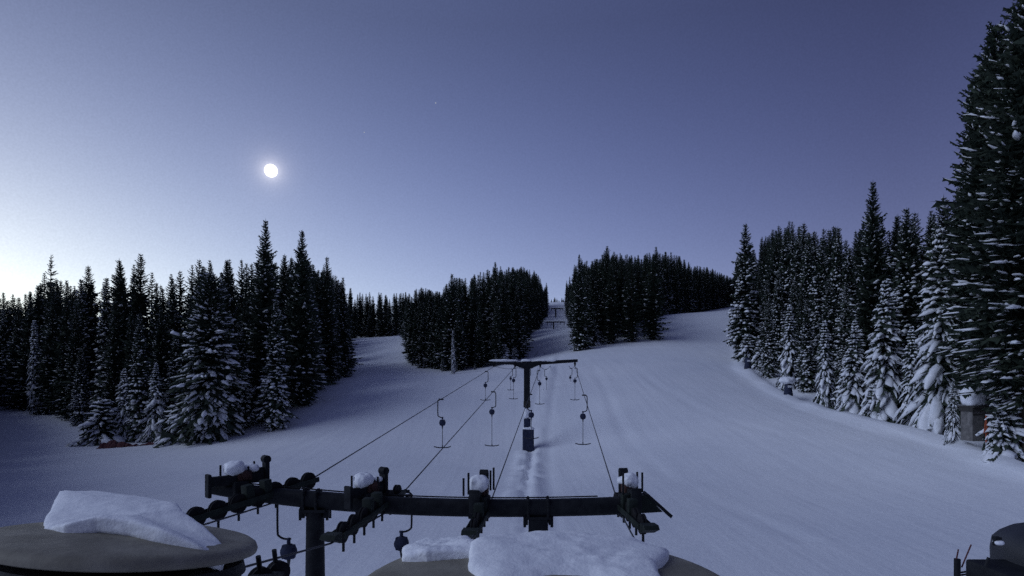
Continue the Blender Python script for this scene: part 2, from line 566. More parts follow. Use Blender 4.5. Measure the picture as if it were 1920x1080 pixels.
# ------------------------------------------------------------------ trees
def tree_shapes(seed, H=22.0, R=3.0, snow=.5, load=.5, droop=.4, t0=.04, n_b=7, step=(.62, .3), sparse=0.0, shape=.8, quick=False, top_bare=0.0, wf=.46):
    """trunk, crown and snow geometry of one spruce; snow = how many boughs carry it, load = how thick it lies"""
    r = random.Random(seed)
    cv, cf, sv, sf = [], [], [], []

    def tri(a, b, c):
        n = len(cv); cv.extend((a, b, c)); cf.append((n, n + 1, n + 2))
    z = H * t0
    lop = [r.uniform(.8, 1.2) for _ in range(8)]
    while z < H * .985:
        t = z / H
        prof = ((1 - t) ** shape) * min(1, .45 + (t - t0) * 5)
        st = step[0] + (step[1] - step[0]) * t
        nb = max(3, int(n_b * (1 - .45 * t) + r.random()))
        if top_bare and t > .62 and r.random() < top_bare:
            z += st; continue
        a0 = r.random() * 6.28
        wh = r.uniform(.78, 1.12)
        for j in range(nb):
            if r.random() < sparse: continue
            az = a0 + 6.283 * (j + r.uniform(-.35, .35)) / nb
            L = (R * prof * wh + .12) * r.uniform(.62, 1.12) * lop[int(az / 6.283 * 8) % 8]
            if r.random() < .07: L *= 1.25
            ex = (.55 * t + (-.12 - droop * .5) * (1 - t)) + r.uniform(-.12, .12)
            rad = Vector((math.cos(az), math.sin(az), 0)); tan = Vector((-rad.y, rad.x, 0))
            K = 4 if quick else 5
            dr = droop * (1 - .6 * t)
            sp = []
            for k in range(K + 1):
                s = k / K
                sp.append(rad * (L * s * (1 - .12 * dr * s)) + Vector((0, 0, z + r.uniform(-.04, .04) + L * (ex * s - dr * .55 * s * s + .18 * s ** 3))) + tan * (r.uniform(-.05, .05) * L * s))
            w = max(.24, min(1.3, wf * L)) * r.uniform(.8, 1.2)
            for k in range(1, K + 1):
                s = k / K
                ww = w * (1.12 - .75 * s)
                for sd in (-1, 1):
                    tip = sp[k] + tan * (sd * ww * r.uniform(.65, 1.25)) + rad * (ww * r.uniform(.1, .5)) - Vector((0, 0, ww * r.uniform(.1, .5)))
                    tri(sp[k - 1], sp[k], tip)
                    if not quick:
                        tip2 = sp[k - 1] + tan * (sd * ww * r.uniform(.4, .9)) + rad * (ww * r.uniform(-.2, .3)) - Vector((0, 0, ww * r.uniform(.3, .9)))
                        tri(sp[k - 1], (sp[k] + sp[k - 1]) / 2, tip2)
                tri(sp[k - 1], sp[k], (sp[k - 1] + sp[k]) / 2 + tan * r.uniform(-.2, .2) * ww - Vector((0, 0, (.25 + .3 * droop) * r.uniform(.5, 1.3) * (.4 + ww))))
            tri(sp[K - 1] + tan * .12 * w, sp[K - 1] - tan * .12 * w, sp[K] + (sp[K] - sp[K - 1]) * .5)
            if not quick and L > 1.2:            # inner filling near the trunk
                c = rad * (L * .25) + Vector((0, 0, z))
                for _ in range(3):
                    q = lambda: c + Vector((r.uniform(-.8, .8), r.uniform(-.8, .8), r.uniform(-.6, .6)))
                    tri(q(), q(), q())
            ps = snow * (1 - .55 * t) if load < 1 else snow
            pads = (1 + (r.random() < .6)) if load > .8 else r.choice((2, 3, 3, 4))
            for pad in range(pads if not quick else 1):
                if r.random() > ps: continue
                K2 = 3 if quick else 4
                if load > .8:
                    s0, s1 = r.uniform(.05, .4), r.uniform(.85, 1.12)
                    so, hw = r.uniform(-.35, .35) * w, w * (.20 + .26 * load) * r.uniform(.5, 1.15)
                    if pad: s0, s1, so, hw = r.uniform(.3, .6), r.uniform(.8, 1.05), r.choice((-1, 1)) * w * .7, hw * .6
                else:
                    s0 = r.uniform(.25, .8); s1 = min(1.02, s0 + r.uniform(.14, .36))
                    so, hw = r.uniform(-.75, .75) * w * (1.1 - .6 * s0), min(.42, w * (.10 + .25 * load)) * r.uniform(.4, 1.15)
                side_off = tan * so - Vector((0, 0, abs(so) * .25))
                base = len(sv)
                th = hw * (.5 + .4 * load)
                for k in range(K2 + 1):
                    u = k / K2
                    s = s0 + (s1 - s0) * u
                    q = min(K - 1e-4, s * K); i = int(q)
                    c = sp[i].lerp(sp[i + 1], q - i) + side_off
                    if s > 1: c += (sp[K] - sp[K - 1]) * (s - 1) * K - Vector((0, 0, .12 * load))
                    e = math.sin(math.pi * (.12 + .8 * u)) * r.uniform(.65, 1.3)
                    for a, hh in ((-1, -.25), (-.6, .55), (.1, .95), (.75, .45), (1, -.3)):
                        sv.append(c + tan * (a * hw * e * r.uniform(.7, 1.3)) + rad * (hw * r.uniform(-.3, .3)) + Vector((0, 0, .03 + th * hh * e * r.uniform(.7, 1.3))))
                for k in range(K2):
                    for a in range(5):
                        b = (a + 1) % 5
                        sf.append((base + k * 5 + a, base + k * 5 + b, base + k * 5 + 5 + b, base + k * 5 + 5 + a))
                sf.append(tuple(base + a for a in (4, 3, 2, 1, 0)))
                sf.append(tuple(base + K2 * 5 + a for a in range(5)))
        z += st * r.uniform(.8, 1.2)
    # leader
    for k in range(3):
        a = k * 2.1
        v = Vector((math.cos(a) * .09, math.sin(a) * .09, H * .95)); v2 = Vector((math.cos(a + 2) * .09, math.sin(a + 2) * .09, H * .95))
        tri(v, v2, Vector((0, 0, H)))
    tb = MB()
    tb.tube([(0, 0, -1.0), (0, 0, H * .3), (.05, 0, H * .7), (0, 0, H * .97)], [.022 * H * .62, .0105 * H, .005 * H, .01], 7)
    return (tb.v, tb.f), (cv, cf), (sv, sf)


def proto(name, label, cat, **kw):
    tr, cr, sn = tree_shapes(**kw)
    root = thing(name, label, cat)
    link('trunk', *tr, M['bark'], root)
    link('crown', *cr, M['needle'], root)
    if sn[0]:
        link('snow_clumps', *sn, M['tree_snow'], root, smooth=True)
    return root, kw.get('H', 22.0), kw.get('R', 3.0)


PROTO = {
    'dark1': proto('spruce_tree', '', 'tree', seed=1, R=3.4, snow=.42, load=.25, droop=.25, n_b=9, step=(.52, .28)),
    'dark2': proto('spruce_tree', '', 'tree', seed=2, R=3.8, snow=.5, load=.32, droop=.35, n_b=10, step=(.52, .28)),
    'dark3': proto('spruce_tree', '', 'tree', seed=3, R=3.0, snow=.36, load=.22, droop=.2, shape=.68, n_b=9, step=(.52, .28)),
    'dark4': proto('spruce_tree', '', 'tree', seed=4, R=4.1, snow=.6, load=.36, droop=.4, shape=.9, n_b=10, step=(.52, .28)),
    'mid1': proto('spruce_tree', '', 'tree', seed=5, R=3.5, snow=1.0, load=.7, droop=.6, n_b=10, step=(.5, .3)),
    'mid2': proto('spruce_tree', '', 'tree', seed=6, R=3.2, snow=1.0, load=.65, droop=.7, shape=.72, n_b=10, step=(.5, .3)),
    'big': proto('spruce_tree', '', 'tree', seed=7, H=30, R=4.9, t0=.13, snow=.8, load=.25, droop=.45, n_b=14, step=(.45, .28), shape=.52, wf=.34),
    'heavy1': proto('snowy_spruce', '', 'tree', seed=8, H=14, R=3.0, snow=1.0, load=1.5, droop=1.25, n_b=13, step=(.52, .34), shape=.8, t0=.03, wf=.26),
    'heavy2': proto('snowy_spruce', '', 'tree', seed=9, H=14, R=2.5, snow=1.0, load=1.4, droop=1.5, n_b=11, step=(.55, .34), shape=.72, t0=.03, wf=.28),
    'wide': proto('snowy_spruce', '', 'tree', seed=10, H=20, R=5.6, snow=1.0, load=.79, droop=.8, n_b=21, step=(.42, .34), shape=.52, t0=.02, wf=.25),
    'bush': proto('snowy_shrub', '', 'shrub', seed=12, H=4, R=1.7, snow=1.0, load=1.3, droop=1.0, n_b=10, step=(.35, .28), shape=.55, t0=.02, wf=.34),
    'sparse': proto('spruce_tree', '', 'tree', seed=13, R=3.2, snow=.3, load=.3, droop=.3, sparse=.22, top_bare=.22),
    'snag': proto('snowy_spruce', '', 'tree', seed=14, H=16, R=1.5, snow=1.0, load=1.2, droop=1.6, n_b=8, step=(.4, .3), shape=.5, t0=.08, wf=.34),
}
FIRST = {k: True for k in PROTO}
COUNT = [0]


def plant(kind, x, y, h, label, group=None, wide=1.0, sink=.25, rz=None):
    root, H, R = PROTO[kind]
    if FIRST[kind]:
        FIRST[kind] = False; o = root
    else:
        o = copy_tree(root)
    s = h / H
    o.location = (x, y, gz(x, y) - sink)
    o.rotation_euler = (RND.uniform(-.02, .02), RND.uniform(-.02, .02), RND.random() * 6.28 if rz is None else rz)
    k = s * wide
    o.scale = (k, k, s)
    o['label'] = label
    if group: o['group'] = group
    elif 'group' in o: del o['group']
    COUNT[0] += 1
    return o


def interp(tab, x):
    return float(np.interp(x, [t[0] for t in tab], [t[1] for t in tab]))


SKY_L = [(-300, 560), (0, 545), (40, 548), (70, 520), (95, 500), (130, 530), (170, 508), (225, 492), (262, 485), (300, 510), (340, 500), (380, 480), (410, 470), (440, 470), (465, 460), (500, 455),
         (530, 470), (567, 460), (590, 485), (612, 490), (640, 525), (670, 545), (700, 548), (740, 545), (790, 538), (825, 545), (845, 520), (880, 512), (930, 498), (975, 497), (1000, 505), (1025, 520), (1033, 545), (1045, 562)]
SKY_R = [(1045, 562), (1053, 530), (1060, 505), (1085, 482), (1105, 490), (1137, 470), (1190, 476), (1230, 470), (1260, 470), (1300, 495), (1330, 500), (1355, 513), (1376, 520), (1385, 460), (1395, 430),
         (1420, 438), (1480, 410), (1530, 422), (1580, 418), (1610, 425), (1637, 385), (1660, 400), (1700, 392), (1760, 378), (1785, 370), (1800, 330), (1830, 250), (1880, 120), (1920, 60), (2300, 60)]


def skyline(px):
    return interp(SKY_L if px < 1045 else SKY_R, px)


# prominent trees: kind, px, base row, top row, depth, width factor, label
NAMED = [
    ('dark4', 497, 408, 86, 1.05, 'tallest dark spruce of the left forest, its pointed top well above its neighbours'),
    ('dark2', 567, 429, 92, .95, 'dark dense spruce, second tallest at the right end of the left forest'),
    ('wide', 392, 515, 80, 1.0, 'broad snow-laden spruce bulging out at the front of the left forest'),
    ('mid1', 515, 560, 81, 1.0, 'snow-streaked spruce right of the broad snow-laden spruce on the left'),
    ('mid2', 262, 585, 83, 1.0, 'narrow snow-laden spruce left of the broad one, standing at the piste edge'),
    ('bush', 190, 752, 82, 1.7, 'low snow-covered bushy fir at the left piste edge above the fallen red net'),
    ('heavy2', 232, 690, 83, 1.1, 'small snowy spruce just right of the low bushy fir at the left piste edge'),
    ('heavy1', 292, 680, 82, 1.15, 'small snow-covered spruce tucked between narrow and broad snowy spruces on the left'),
    ('snag', 65, 598, 104, 1.0, 'slim white snow-plastered spruce in front of the far left forest'),
    ('sparse', 95, 475, 118, 1.0, 'thin-topped spruce with gaps between its upper branches, far left skyline'),
    ('dark1', 225, 482, 100, 1.1, 'dark spruce with a thick rounded tip left of the narrow pointed one'),
    ('dark3', 262, 474, 98, 1.1, 'narrow pointed dark spruce rising behind the narrow snow-laden one on the left'),
    ('dark2', 172, 497, 106, 1.0, 'dark spruce with a steep narrow cone right of the thin-topped spruce'),
    ('dark1', 612, 478, 112, 1.0, 'slender dark spruce at the right shoulder of the left forest'),
    ('dark4', 641, 517, 128, 1.0, 'dark spruce last in line where the left forest meets the narrow run'),
    ('snag', 850, 620, 129, .8, 'slim frosted tree in front of the dark middle forest'),
    ('dark2', 845, 512, 140, 1.0, 'spruce with a thin spire at the left shoulder of the middle forest'),
    ('dark4', 932, 489, 145, 1.0, 'tallest spruce of the middle forest left of the lift lane'),
    ('dark3', 1137, 461, 158, 1.1, 'tall dark spruce near the left end of the forest right of the lift lane'),
    ('dark1', 1230, 460, 205, 1.1, 'pointed spruce on the skyline of the forest right of the lift lane'),
    ('dark4', 1087, 474, 143, .95, 'first dark spruce beside the lift lane on its right'),
    ('mid1', 1394, 418, 117, 1.0, 'dark spire-topped spruce at the uphill corner of the right forest beside the wide run'),
    ('dark4', 1638, 332, 78, 1.0, 'lone tall dark spruce standing clear above the middle of the right forest'),
    ('heavy1', 1660, 525, 67, 1.2, 'tall white snow-draped spruce in the middle of the right forest edge'),
    ('heavy1', 1768, 425, 59, 1.0, 'tallest snow-draped spruce of the right forest edge, left of the hut'),
    ('heavy1', 1600, 600, 71, 1.25, 'plump snow-covered spruce at the right piste edge, second from the tall white one'),
    ('heavy2', 1712, 610, 62, 1.0, 'small snow-covered spruce between two tall snow-draped ones on the right'),
    ('heavy2', 1548, 600, 76, 1.0, 'slender snow-draped spruce left of the plump snow-covered one on the right'),
    ('heavy2', 1480, 570, 92, 1.1, 'snow-draped spruce behind the snow-capped padded post'),
    ('mid1', 1515, 560, 88, 1.0, 'snow-flecked spruce standing right of the snow-capped padded post'),
    ('mid2', 1440, 560, 101, 1.1, 'snow-flecked spruce between the two padded posts on the right'),
    ('big', 1842, 128, 56, .74, 'huge dark spruce left of the giant one, its tip standing free against the sky'),
    ('big', 1882, 40, 54, .85, 'huge dark spruce with snowy boughs behind the hut on the right'),
    ('big', 1925, -40, 46, 1.0, 'giant spruce cut by the right edge of the photo, tallest of all'),
    ('heavy1', 1908, 610, 49, 1.0, 'snow-laden young spruce at the far right edge of the piste'),
    ('mid2', 1762, 365, 66, 1.05, 'dark narrow spruce behind the tallest snow-draped one on the right'),
    ('mid1', 1697, 385, 72, 1.0, 'twin-tipped looking dark spruce right of the lone tall spruce'),
    ('bush', 1400, 628, 114, 1.25, 'snow-buried shrub behind the far padded post'),
    ('bush', 1424, 640, 110, 1.1, 'low round snow-buried shrub right of the far padded post'),
    ('bush', 1470, 697, 95, .9, 'snow-buried shrub left of the snow-capped padded post'),
    ('bush', 1125, 622, 152, 1.2, 'small snowy shrub at the foot of the forest right of the lift lane'),
    ('bush', 1640, 722, 66, 1.0, 'low snow-buried shrub at the foot of the tall white spruce on the right'),
    ('bush', 1590, 712, 72, 1.3, 'round snow-buried shrub in front of the plump snow-covered spruce on the right'),
    ('mid1', 330, 620, 85, 1.1, 'frosted spruce pressed against the left flank of the broad snow-laden spruce'),
    ('mid1', 452, 600, 83, 1.1, 'frosted spruce pressed against the right flank of the broad snow-laden spruce'),
    ('mid2', 150, 650, 93, 1.2, 'frosted spruce behind the low bushy fir at the left piste edge'),
    ('bush', 345, 745, 80, 1.5, 'low frosted fir at the foot of the broad snow-laden spruce'),
    ('heavy2', 1786, 715, 52, 1.0, 'small snow-draped spruce touching the left wall of the hut'),
    ('bush', 1876, 772, 46.5, .8, 'low snowy shrub half hiding the hut front'),
    ('bush', 1884, 745, 47, 1.1, 'snow-buried shrub just right of the hut'),
]
PLACED = []
for kind, px, top, Y, wf, lab in NAMED:
    x = (px - 960) * Y / F
    z = gz(x, Y)
    h = EYE + (HY - top) * Y / F - z + .25
    plant(kind, x, Y, h, lab, None, wf)
    PLACED.append((x, Y))

EDGES = {
    'left': ([(-160, 775, 118), (0, 766, 114), (70, 772, 108), (130, 786, 99), (170, 800, 93), (330, 812, 87), (480, 796, 87), (560, 765, 94), (605, 727, 112), (648, 705, 136)], (0, 1)),
    'left_side': ([(650, 700, 140), (652, 680, 170), (656, 650, 215), (660, 637, 262)], (-1, .25)),
    'run_top': ([(640, 632, 268), (700, 632, 274), (745, 633, 270)], (0, 1)),
    'middle_side': ([(742, 640, 255), (748, 655, 200), (765, 675, 168)], (1, .3)),
    'middle': ([(768, 676, 164), (795, 690, 150), (860, 698, 133), (925, 693, 136), (985, 672, 150)], (0, 1)),
    'lane_left': ([(985, 665, 156), (996, 648, 182), (1008, 622, 232), (1020, 595, 320), (1027, 575, 440)], (-1, .3)),
    'lane_right': ([(1092, 655, 143), (1083, 645, 168), (1073, 620, 220), (1067, 595, 320), (1062, 572, 440)], (1, .3)),
    'right_mid': ([(1089, 658, 141), (1122, 640, 152), (1152, 622, 167), (1202, 603, 192), (1252, 590, 218), (1322, 580, 270), (1386, 574, 325)], (0, 1)),
    'right_far': ([(1390, 574, 320), (1396, 590, 240), (1396, 640, 150), (1402, 680, 120)], (1, .15)),
    'right': ([(1404, 680, 116), (1446, 695, 106), (1485, 715, 97), (1535, 740, 88), (1575, 755, 82), (1625, 765, 76), (1685, 780, 68), (1745, 795, 62), (1800, 810, 57), (1880, 835, 50), (1960, 860, 46), (2100, 880, 42)], (.75, .6)),
}
SPEC = {  # rows as separate trees, rows in the mass, gap along the edge, gap between rows, kinds, label, group
    'left': (3, 3, 5.2, 5.0, ['dark1', 'dark2', 'dark3', 'dark4', 'mid1', 'dark2'], 'dark snow-flecked spruce among the crowded spruces of the left forest', 'spruces of the left forest'),
    'left_side': (1, 6, 8.0, 6.0, ['dark1', 'dark3', 'dark2'], 'dark spruce in the line along the left side of the narrow left run', 'spruces along the narrow left run'),
    'run_top': (3, 2, 5.0, 6.0, ['dark1', 'dark2', 'dark3'], 'far dark spruce closing the top of the narrow left run', 'spruces at the top of the narrow left run'),
    'middle_side': (1, 2, 8.0, 6.0, ['dark1', 'dark2', 'dark3'], 'dark spruce at the left flank of the middle forest facing the narrow run', 'spruces at the left flank of the middle forest'),
    'middle': (3, 3, 4.6, 5.0, ['dark1', 'dark2', 'dark3', 'dark4', 'dark2'], 'dark spruce among the crowded spruces of the middle forest', 'spruces of the middle forest'),
    'lane_left': (1, 3, 9.0, 6.0, ['dark1', 'dark3'], 'dark spruce lining the left side of the straight lift lane', 'spruces left of the lift lane'),
    'lane_right': (1, 3, 9.0, 6.0, ['dark1', 'dark3'], 'dark spruce lining the right side of the straight lift lane', 'spruces right of the lift lane'),
    'right_mid': (3, 3, 6.0, 5.5, ['dark1', 'dark2', 'dark3', 'dark1'], 'dark bare-stemmed spruce of the forest between the lift lane and wide run', 'spruces between the lift lane and the wide run'),
    'right_far': (1, 2, 9.0, 6.0, ['dark2', 'dark4', 'mid1'], 'snow-flecked spruce at the far upper side of the right forest', 'spruces at the upper side of the right forest'),
    'right': (3, 3, 4.4, 4.6, ['dark4', 'mid2', 'mid1', 'mid2', 'mid1', 'dark2'], 'snow-flecked dark spruce among the crowded spruces of the right forest', 'spruces of the right forest'),
}
MASS = []
for name, (pts, out) in EDGES.items():
    n_ind, n_mass, gap, rowgap, kinds, lab, grp = SPEC[name]
    P = [at(*p) for p in pts]
    o2 = Vector((out[0], out[1], 0)).normalized()
    seg = [(P[i + 1] - P[i]).to_2d().length for i in range(len(P) - 1)]
    tot = sum(seg)
    for row in range(n_ind + n_mass):
        n = max(2, int(tot / gap))
        for k in range(n):
            s = (k + .5 * (row % 2) + RND.uniform(-.3, .3)) / n * tot
            i = 0
            while i < len(seg) - 1 and s > seg[i]:
                s -= seg[i]; i += 1
            q0 = P[i].lerp(P[i + 1], s / seg[i])
            if name in ('left', 'right_mid'): o2 = Vector((q0.x, q0.y, 0)).normalized()
            p = q0 + o2 * ({'left': 1.6, 'right': 3.4, 'lane_left': 1.8, 'lane_right': 1.2, 'right_mid': 2.4}.get(name, 3.4) + row * rowgap + RND.uniform(-1.2, 1.2))
            x, y = p.x, p.y
            if any((x - a) ** 2 + (y - b) ** 2 < 4.5 for a, b in PLACED): continue
            px = 960 + F * x / y
            if 1790 < px < 1880 and y < 58: continue      # clearing round the hut
            z = gz(x, y)
            lim = EYE + (HY - skyline(px)) * y / F - z
            if name == 'right':
                nat = RND.uniform(17, 25) * (1 - .05 * (row == 0))
            else:
                nat = RND.uniform(17, 24)
            h = min(nat, lim * RND.uniform(.93, 1.03)) if row else min(nat * RND.uniform(.75, 1), lim * RND.uniform(.8, 1.02))
            if row >= 1 and lim < 34: h = max(h, min(lim * RND.uniform(.88, 1.01), 30))
            if h < 5: h = RND.uniform(6, 9)
            if row < n_ind:
                plant(RND.choice(kinds), x, y, h, lab, grp, RND.uniform(.85, 1.1) * min(1.3, (22 / h) ** .35))
                PLACED.append((x, y))
            else:
                MASS.append((x, y, z, h))
# saplings at the feet of the far groves
for nm, n in (('middle', 9), ('right_mid', 11)):
    P = [at(*p) for p in EDGES[nm][0]]
    for k in range(n):
        f = (k + RND.uniform(.1, .9)) / n * (len(P) - 1)
        i = int(f); p = P[i].lerp(P[i + 1], f - i) + Vector((RND.uniform(-1, 1), RND.uniform(-1.2, 1.4), 0))
        plant(RND.choice(['bush', 'mid1', 'mid2', 'bush']), p.x, p.y, RND.uniform(1.8, 5), 'low snowy sapling at the foot of the ' + ('middle forest' if nm == 'middle' else 'forest beside the wide run'),
              'saplings at the foot of the ' + ('middle forest' if nm == 'middle' else 'forest beside the wide run'), RND.uniform(.8, 1.3), .1)
# little trees on the skyline where the lift lane tops out
for k in range(7):
    x = (1036 + k * 4.2 - 960) * 500 / F + RND.uniform(-.6, .6); y = 500 + RND.uniform(-4, 10)
    plant(RND.choice(['dark1', 'dark2', 'dark3']), x, y, RND.uniform(5, 9), 'tiny distant spruce on the skyline where the lift lane tops out', 'spruces at the top of the lift lane', 1.6)
print('trees', COUNT[0], 'mass', len(MASS))


# unseen trees added beyond the left edge of view to shade the left piste
for k in range(42):
    f = k / 29
    for row in range(3):
        x = -34 - 44 * f - row * 5 + RND.uniform(-1.5, 1.5); y = 27 + 62 * f + RND.uniform(-1, 1)
        if 960 + F * (x + 4.5) / y > -5: x = -975 * y / F - 5
        MASS.append((x, y, gz(x, y), RND.uniform(14, 17)))


def forest_mass():
    protos = []
    for sd, R in ((31, 3.9), (32, 3.4), (33, 4.2)):
        tr, cr, sn = tree_shapes(sd, H=22, R=R, snow=.35, load=.35, droop=.35, quick=True, n_b=8, step=(.62, .34), wf=.6)
        tv = np.array([tuple(v) for v in tr[0]]); cv = np.array([tuple(v) for v in cr[0]]); sv = np.array([tuple(v) for v in sn[0]])
        protos.append((tv, tr[1], cv, cr[1], sv, sn[1]))
    V, FL, MI, n = [], [], [], 0
    for x, y, z, h in MASS:
        pr = RND.choice(protos)
        a = RND.random() * 6.28; s = h / 22; w = s * min(1.3, (22 / h) ** .35)
        R = np.array([[math.cos(a) * w, -math.sin(a) * w, 0], [math.sin(a) * w, math.cos(a) * w, 0], [0, 0, s]])
        for j, mi in ((0, 0), (2, 1), (4, 2)):
            v = pr[j] @ R.T + np.array([x, y, z - .3])
            V.append(v)
            FL += [tuple(i + n for i in f) for f in pr[j + 1]]
            MI += [mi] * len(pr[j + 1])
            n += len(v)
    o = link('forest', np.concatenate(V), FL, mats=[M['bark'], M['needle'], M['tree_snow']], fmat=MI)
    tag(o, 'dense dark spruce wood behind the front rows of trees', 'forest', kind='stuff')


forest_mass()

# ------------------------------------------------------------------ moon and stars
mo = MB()
mp = Vector((0, 0, EYE)) + MOON_DIR * 9000
bm = bmesh.new(); bmesh.ops.create_icosphere(bm, subdivisions=4, radius=9000 * MOON_DIR.y * 11.8 / F)
bm.verts.index_update()
mo.add([mp + v.co for v in bm.verts], [[v.index for v in f.verts] for f in bm.faces]); bm.free()
tag(mo.obj('moon', emission('moonshine', (1.0, .99, .96), 2.2), None, True, mp), 'bright full white moon shining above the left forest', 'moon')
for px, py, r, lab in ((817, 193, 1.1, 'brighter faint star right of and above the moon'), (683, 248, .9, 'fainter star between the moon and the brighter star')):
    d = Vector(((px - 960) / F, 1, (HY - py) / F))
    p = Vector((0, 0, EYE)) + d * 9000
    b = bmesh.new(); bmesh.ops.create_icosphere(b, subdivisions=2, radius=9000 * r / F); b.verts.index_update()
    s = MB(); s.add([p + v.co for v in b.verts], [[v.index for v in f.verts] for f in b.faces]); b.free()
    tag(s.obj('star', emission('starlight', (.85, .9, 1), .45), None, True, p), lab, 'star', 'stars')


# ------------------------------------------------------------------ lift: foreground tower
def bez(pts, n=8):
    """smooth curve through points (Catmull-Rom)"""
    P = [Vector(p) for p in pts]
    out = []
    for i in range(len(P) - 1):
        p0, p1, p2, p3 = P[max(i - 1, 0)], P[i], P[i + 1], P[min(i + 2, len(P) - 1)]
        for k in range(n):
            t = k / n
            out.append(.5 * ((2 * p1) + (p2 - p0) * t + (2 * p0 - 5 * p1 + 4 * p2 - p3) * t * t + (3 * p1 - p0 - 3 * p2 + p3) * t ** 3))
    return out + [P[-1]]


Y1 = 15.0
px1 = Y1 / F         # metres per photo pixel on the plane of the first tower
LANE1 = [at(512, 943, Y1), at(722, 962, Y1), at(908, 974, Y1), at(1166, 966, Y1)]
Y2 = 73.0
LANE2 = [at(927, 687, Y2), at(966, 688, Y2), at(1013, 688, Y2), at(1078, 686, Y2)]
Y3 = 230.0
LANE3 = [at(1027, 607, Y3), at(1035, 607, Y3), at(1046, 607, Y3), at(1057, 607, Y3)]
NEAR = [[at(452, 962, 14.0), at(388, 982, 12.9), Vector((-5.85, 7.2, EYE - 2.35))],
        [at(620, 1019, 12.2), at(455, 1064, 9.2), at(395, 1077, 8.0)],
        [at(880, 1015, 12.0), Vector((-1.15, 6.2, EYE - 2.3))],
        [at(1200, 1030, 11.5), Vector((1.45, 6.2, EYE - 2.3))]]


def lane_pt(i, t):
    """point on rope i beyond the first tower: t in 0..1 first to second tower, 1..2 second to third"""
    if t <= 1:
        p = LANE1[i].lerp(LANE2[i], t); sag = .0
        return p - Vector((0, 0, 4 * sag * t * (1 - t)))
    t -= 1
    p = LANE2[i].lerp(LANE3[i], t)
    return p - Vector((0, 0, 4 * 5.5 * t * (1 - t)))


t1 = thing('lift_tower', 'dark near lift tower with a long crossarm, two posts and four roller brackets', 'lift tower', (at(590, 955, Y1).x, Y1, gz(at(590, 955, Y1).x, Y1)), 'lift towers')


def crossarm():
    c = bez([at(398, 913, Y1), at(470, 924, Y1), at(560, 934, Y1), at(680, 944, Y1), at(800, 950, Y1), at(950, 952.5, Y1), at(1100, 950, Y1), at(1180, 947, Y1)], 5)
    n = len(c); b = MB(); V, Fc = [], []
    m = 16
    for i, p in enumerate(c):
        u = i / (n - 1)
        h = (.165 + .05 * min(1, u * 3)) * 1.0
        for k in range(m):
            a = 2 * math.pi * (k + .5) / m
            ca, sa = math.cos(a), math.sin(a)
            q = (abs(ca) ** 3.2 + abs(sa) ** 3.2) ** (-1 / 3.2)
            V.append(p + Vector((0, ca * q * .19, sa * q * h)))
    for i in range(n - 1):
        for k in range(m):
            k2 = (k + 1) % m
            Fc.append((i * m + k, i * m + k2, (i + 1) * m + k2, (i + 1) * m + k))
    Fc.append(tuple(range(m))); Fc.append(tuple(reversed(range((n - 1) * m, n * m))))
    b.add(V, Fc)
    b.obj('crossarm', M['steel'], t1, True)
    # sloping end of the arm with the plate sliding off it
    e = MB()
    e.prism([at(1178, 930, Y1 - .19), at(1213, 929, Y1 - .19), at(1243, 960, Y1 - .19), at(1178, 964, Y1 - .19)], (0, .38, 0))
    e.obj('arm_end', M['green'], t1)
    pl = MB()
    pl.prism([at(1211, 928, Y1 - .22), at(1216, 926, Y1 - .22), at(1262, 967, Y1 - .22), at(1258, 972, Y1 - .22)], (0, .44, 0))
    pl.obj('end_plate', M['steel'], t1)
    # thin conduit running along the top of the arm
    g = MB(); g.tube([p + Vector((0, .1, (.165 + .05 * min(1, i / (n - 1) * 3)) + .018)) for i, p in enumerate(c)][4:-4], .018, 6)
    g.obj('conduit', M['rubber'], t1, True)
    for x in (573, 597, 990, 1027):
        y = interp([(560, 934), (680, 944), (800, 950), (950, 952.5), (1100, 950)], x)
        p = at(x, y, Y1)
        k = MB(); k.box(p, (.075, .44, .47), bev=.03)
        k.box(p + Vector((0, 0, .25)), (.05, .1, .06), bev=.01)
        k.box(p + Vector((0, -.16, .25)), (.03, .03, .07))
        for q in (-.14, 0, .14): k.lathe(p + Vector((.0, -.22, q)), (0, -1, 0), [(.028, 0), (.028, .03), (.012, .035)], 6)
        k.obj('clamp_band', M['steel'], t1)


crossarm()
for x, yt, r1, r2, sq in ((591, 955, .215, .30, 0), (1009, 968, .24, .26, 1)):
    p = at(x, yt, Y1); g = gz(p.x, p.y)
    b = MB()
    if sq:
        b.box((p.x, p.y, (p.z + g) / 2 - .5), (.47, .40, p.z - g + 1), bev=.03)
    else:
        b.tube([(p.x, p.y, g - 1), (p.x, p.y, p.z - 1.6), (p.x, p.y, p.z + .02)], [r2 * 1.2, r1 * 1.08, r1 * .98], 20)
    b.obj('post', M['steel'], t1, True)
    c = MB()
    for s in (-1, 1):
        c.box(p + Vector((s * .30, 0, -.06)), (.10, .3, .26), bev=.02)
        c.tube([p + Vector((s * .33, -.12, -.24)), p + Vector((s * .33, -.12, .02))], .035, 8)
        c.tube([p + Vector((s * .33, .12, -.24)), p + Vector((s * .33, .12, .02))], .035, 8)
    c.box(p + Vector((0, 0, -.01)), (.62, .44, .07), bev=.015)
    c.obj('flange', M['steel'], t1)


def sheave(b, c, ax, r=.25, w=.09):
    b.lathe(c, ax, [(r * .22, -w * .9), (r * .22, -w * .62), (r * .8, -w * .5), (r, -w * .5), (r * 1.0, -w * .2), (r * .9, 0), (r, w * .2), (r, w * .5), (r * .8, w * .5), (r * .22, w * .62), (r * .22, w * .9)], 22)


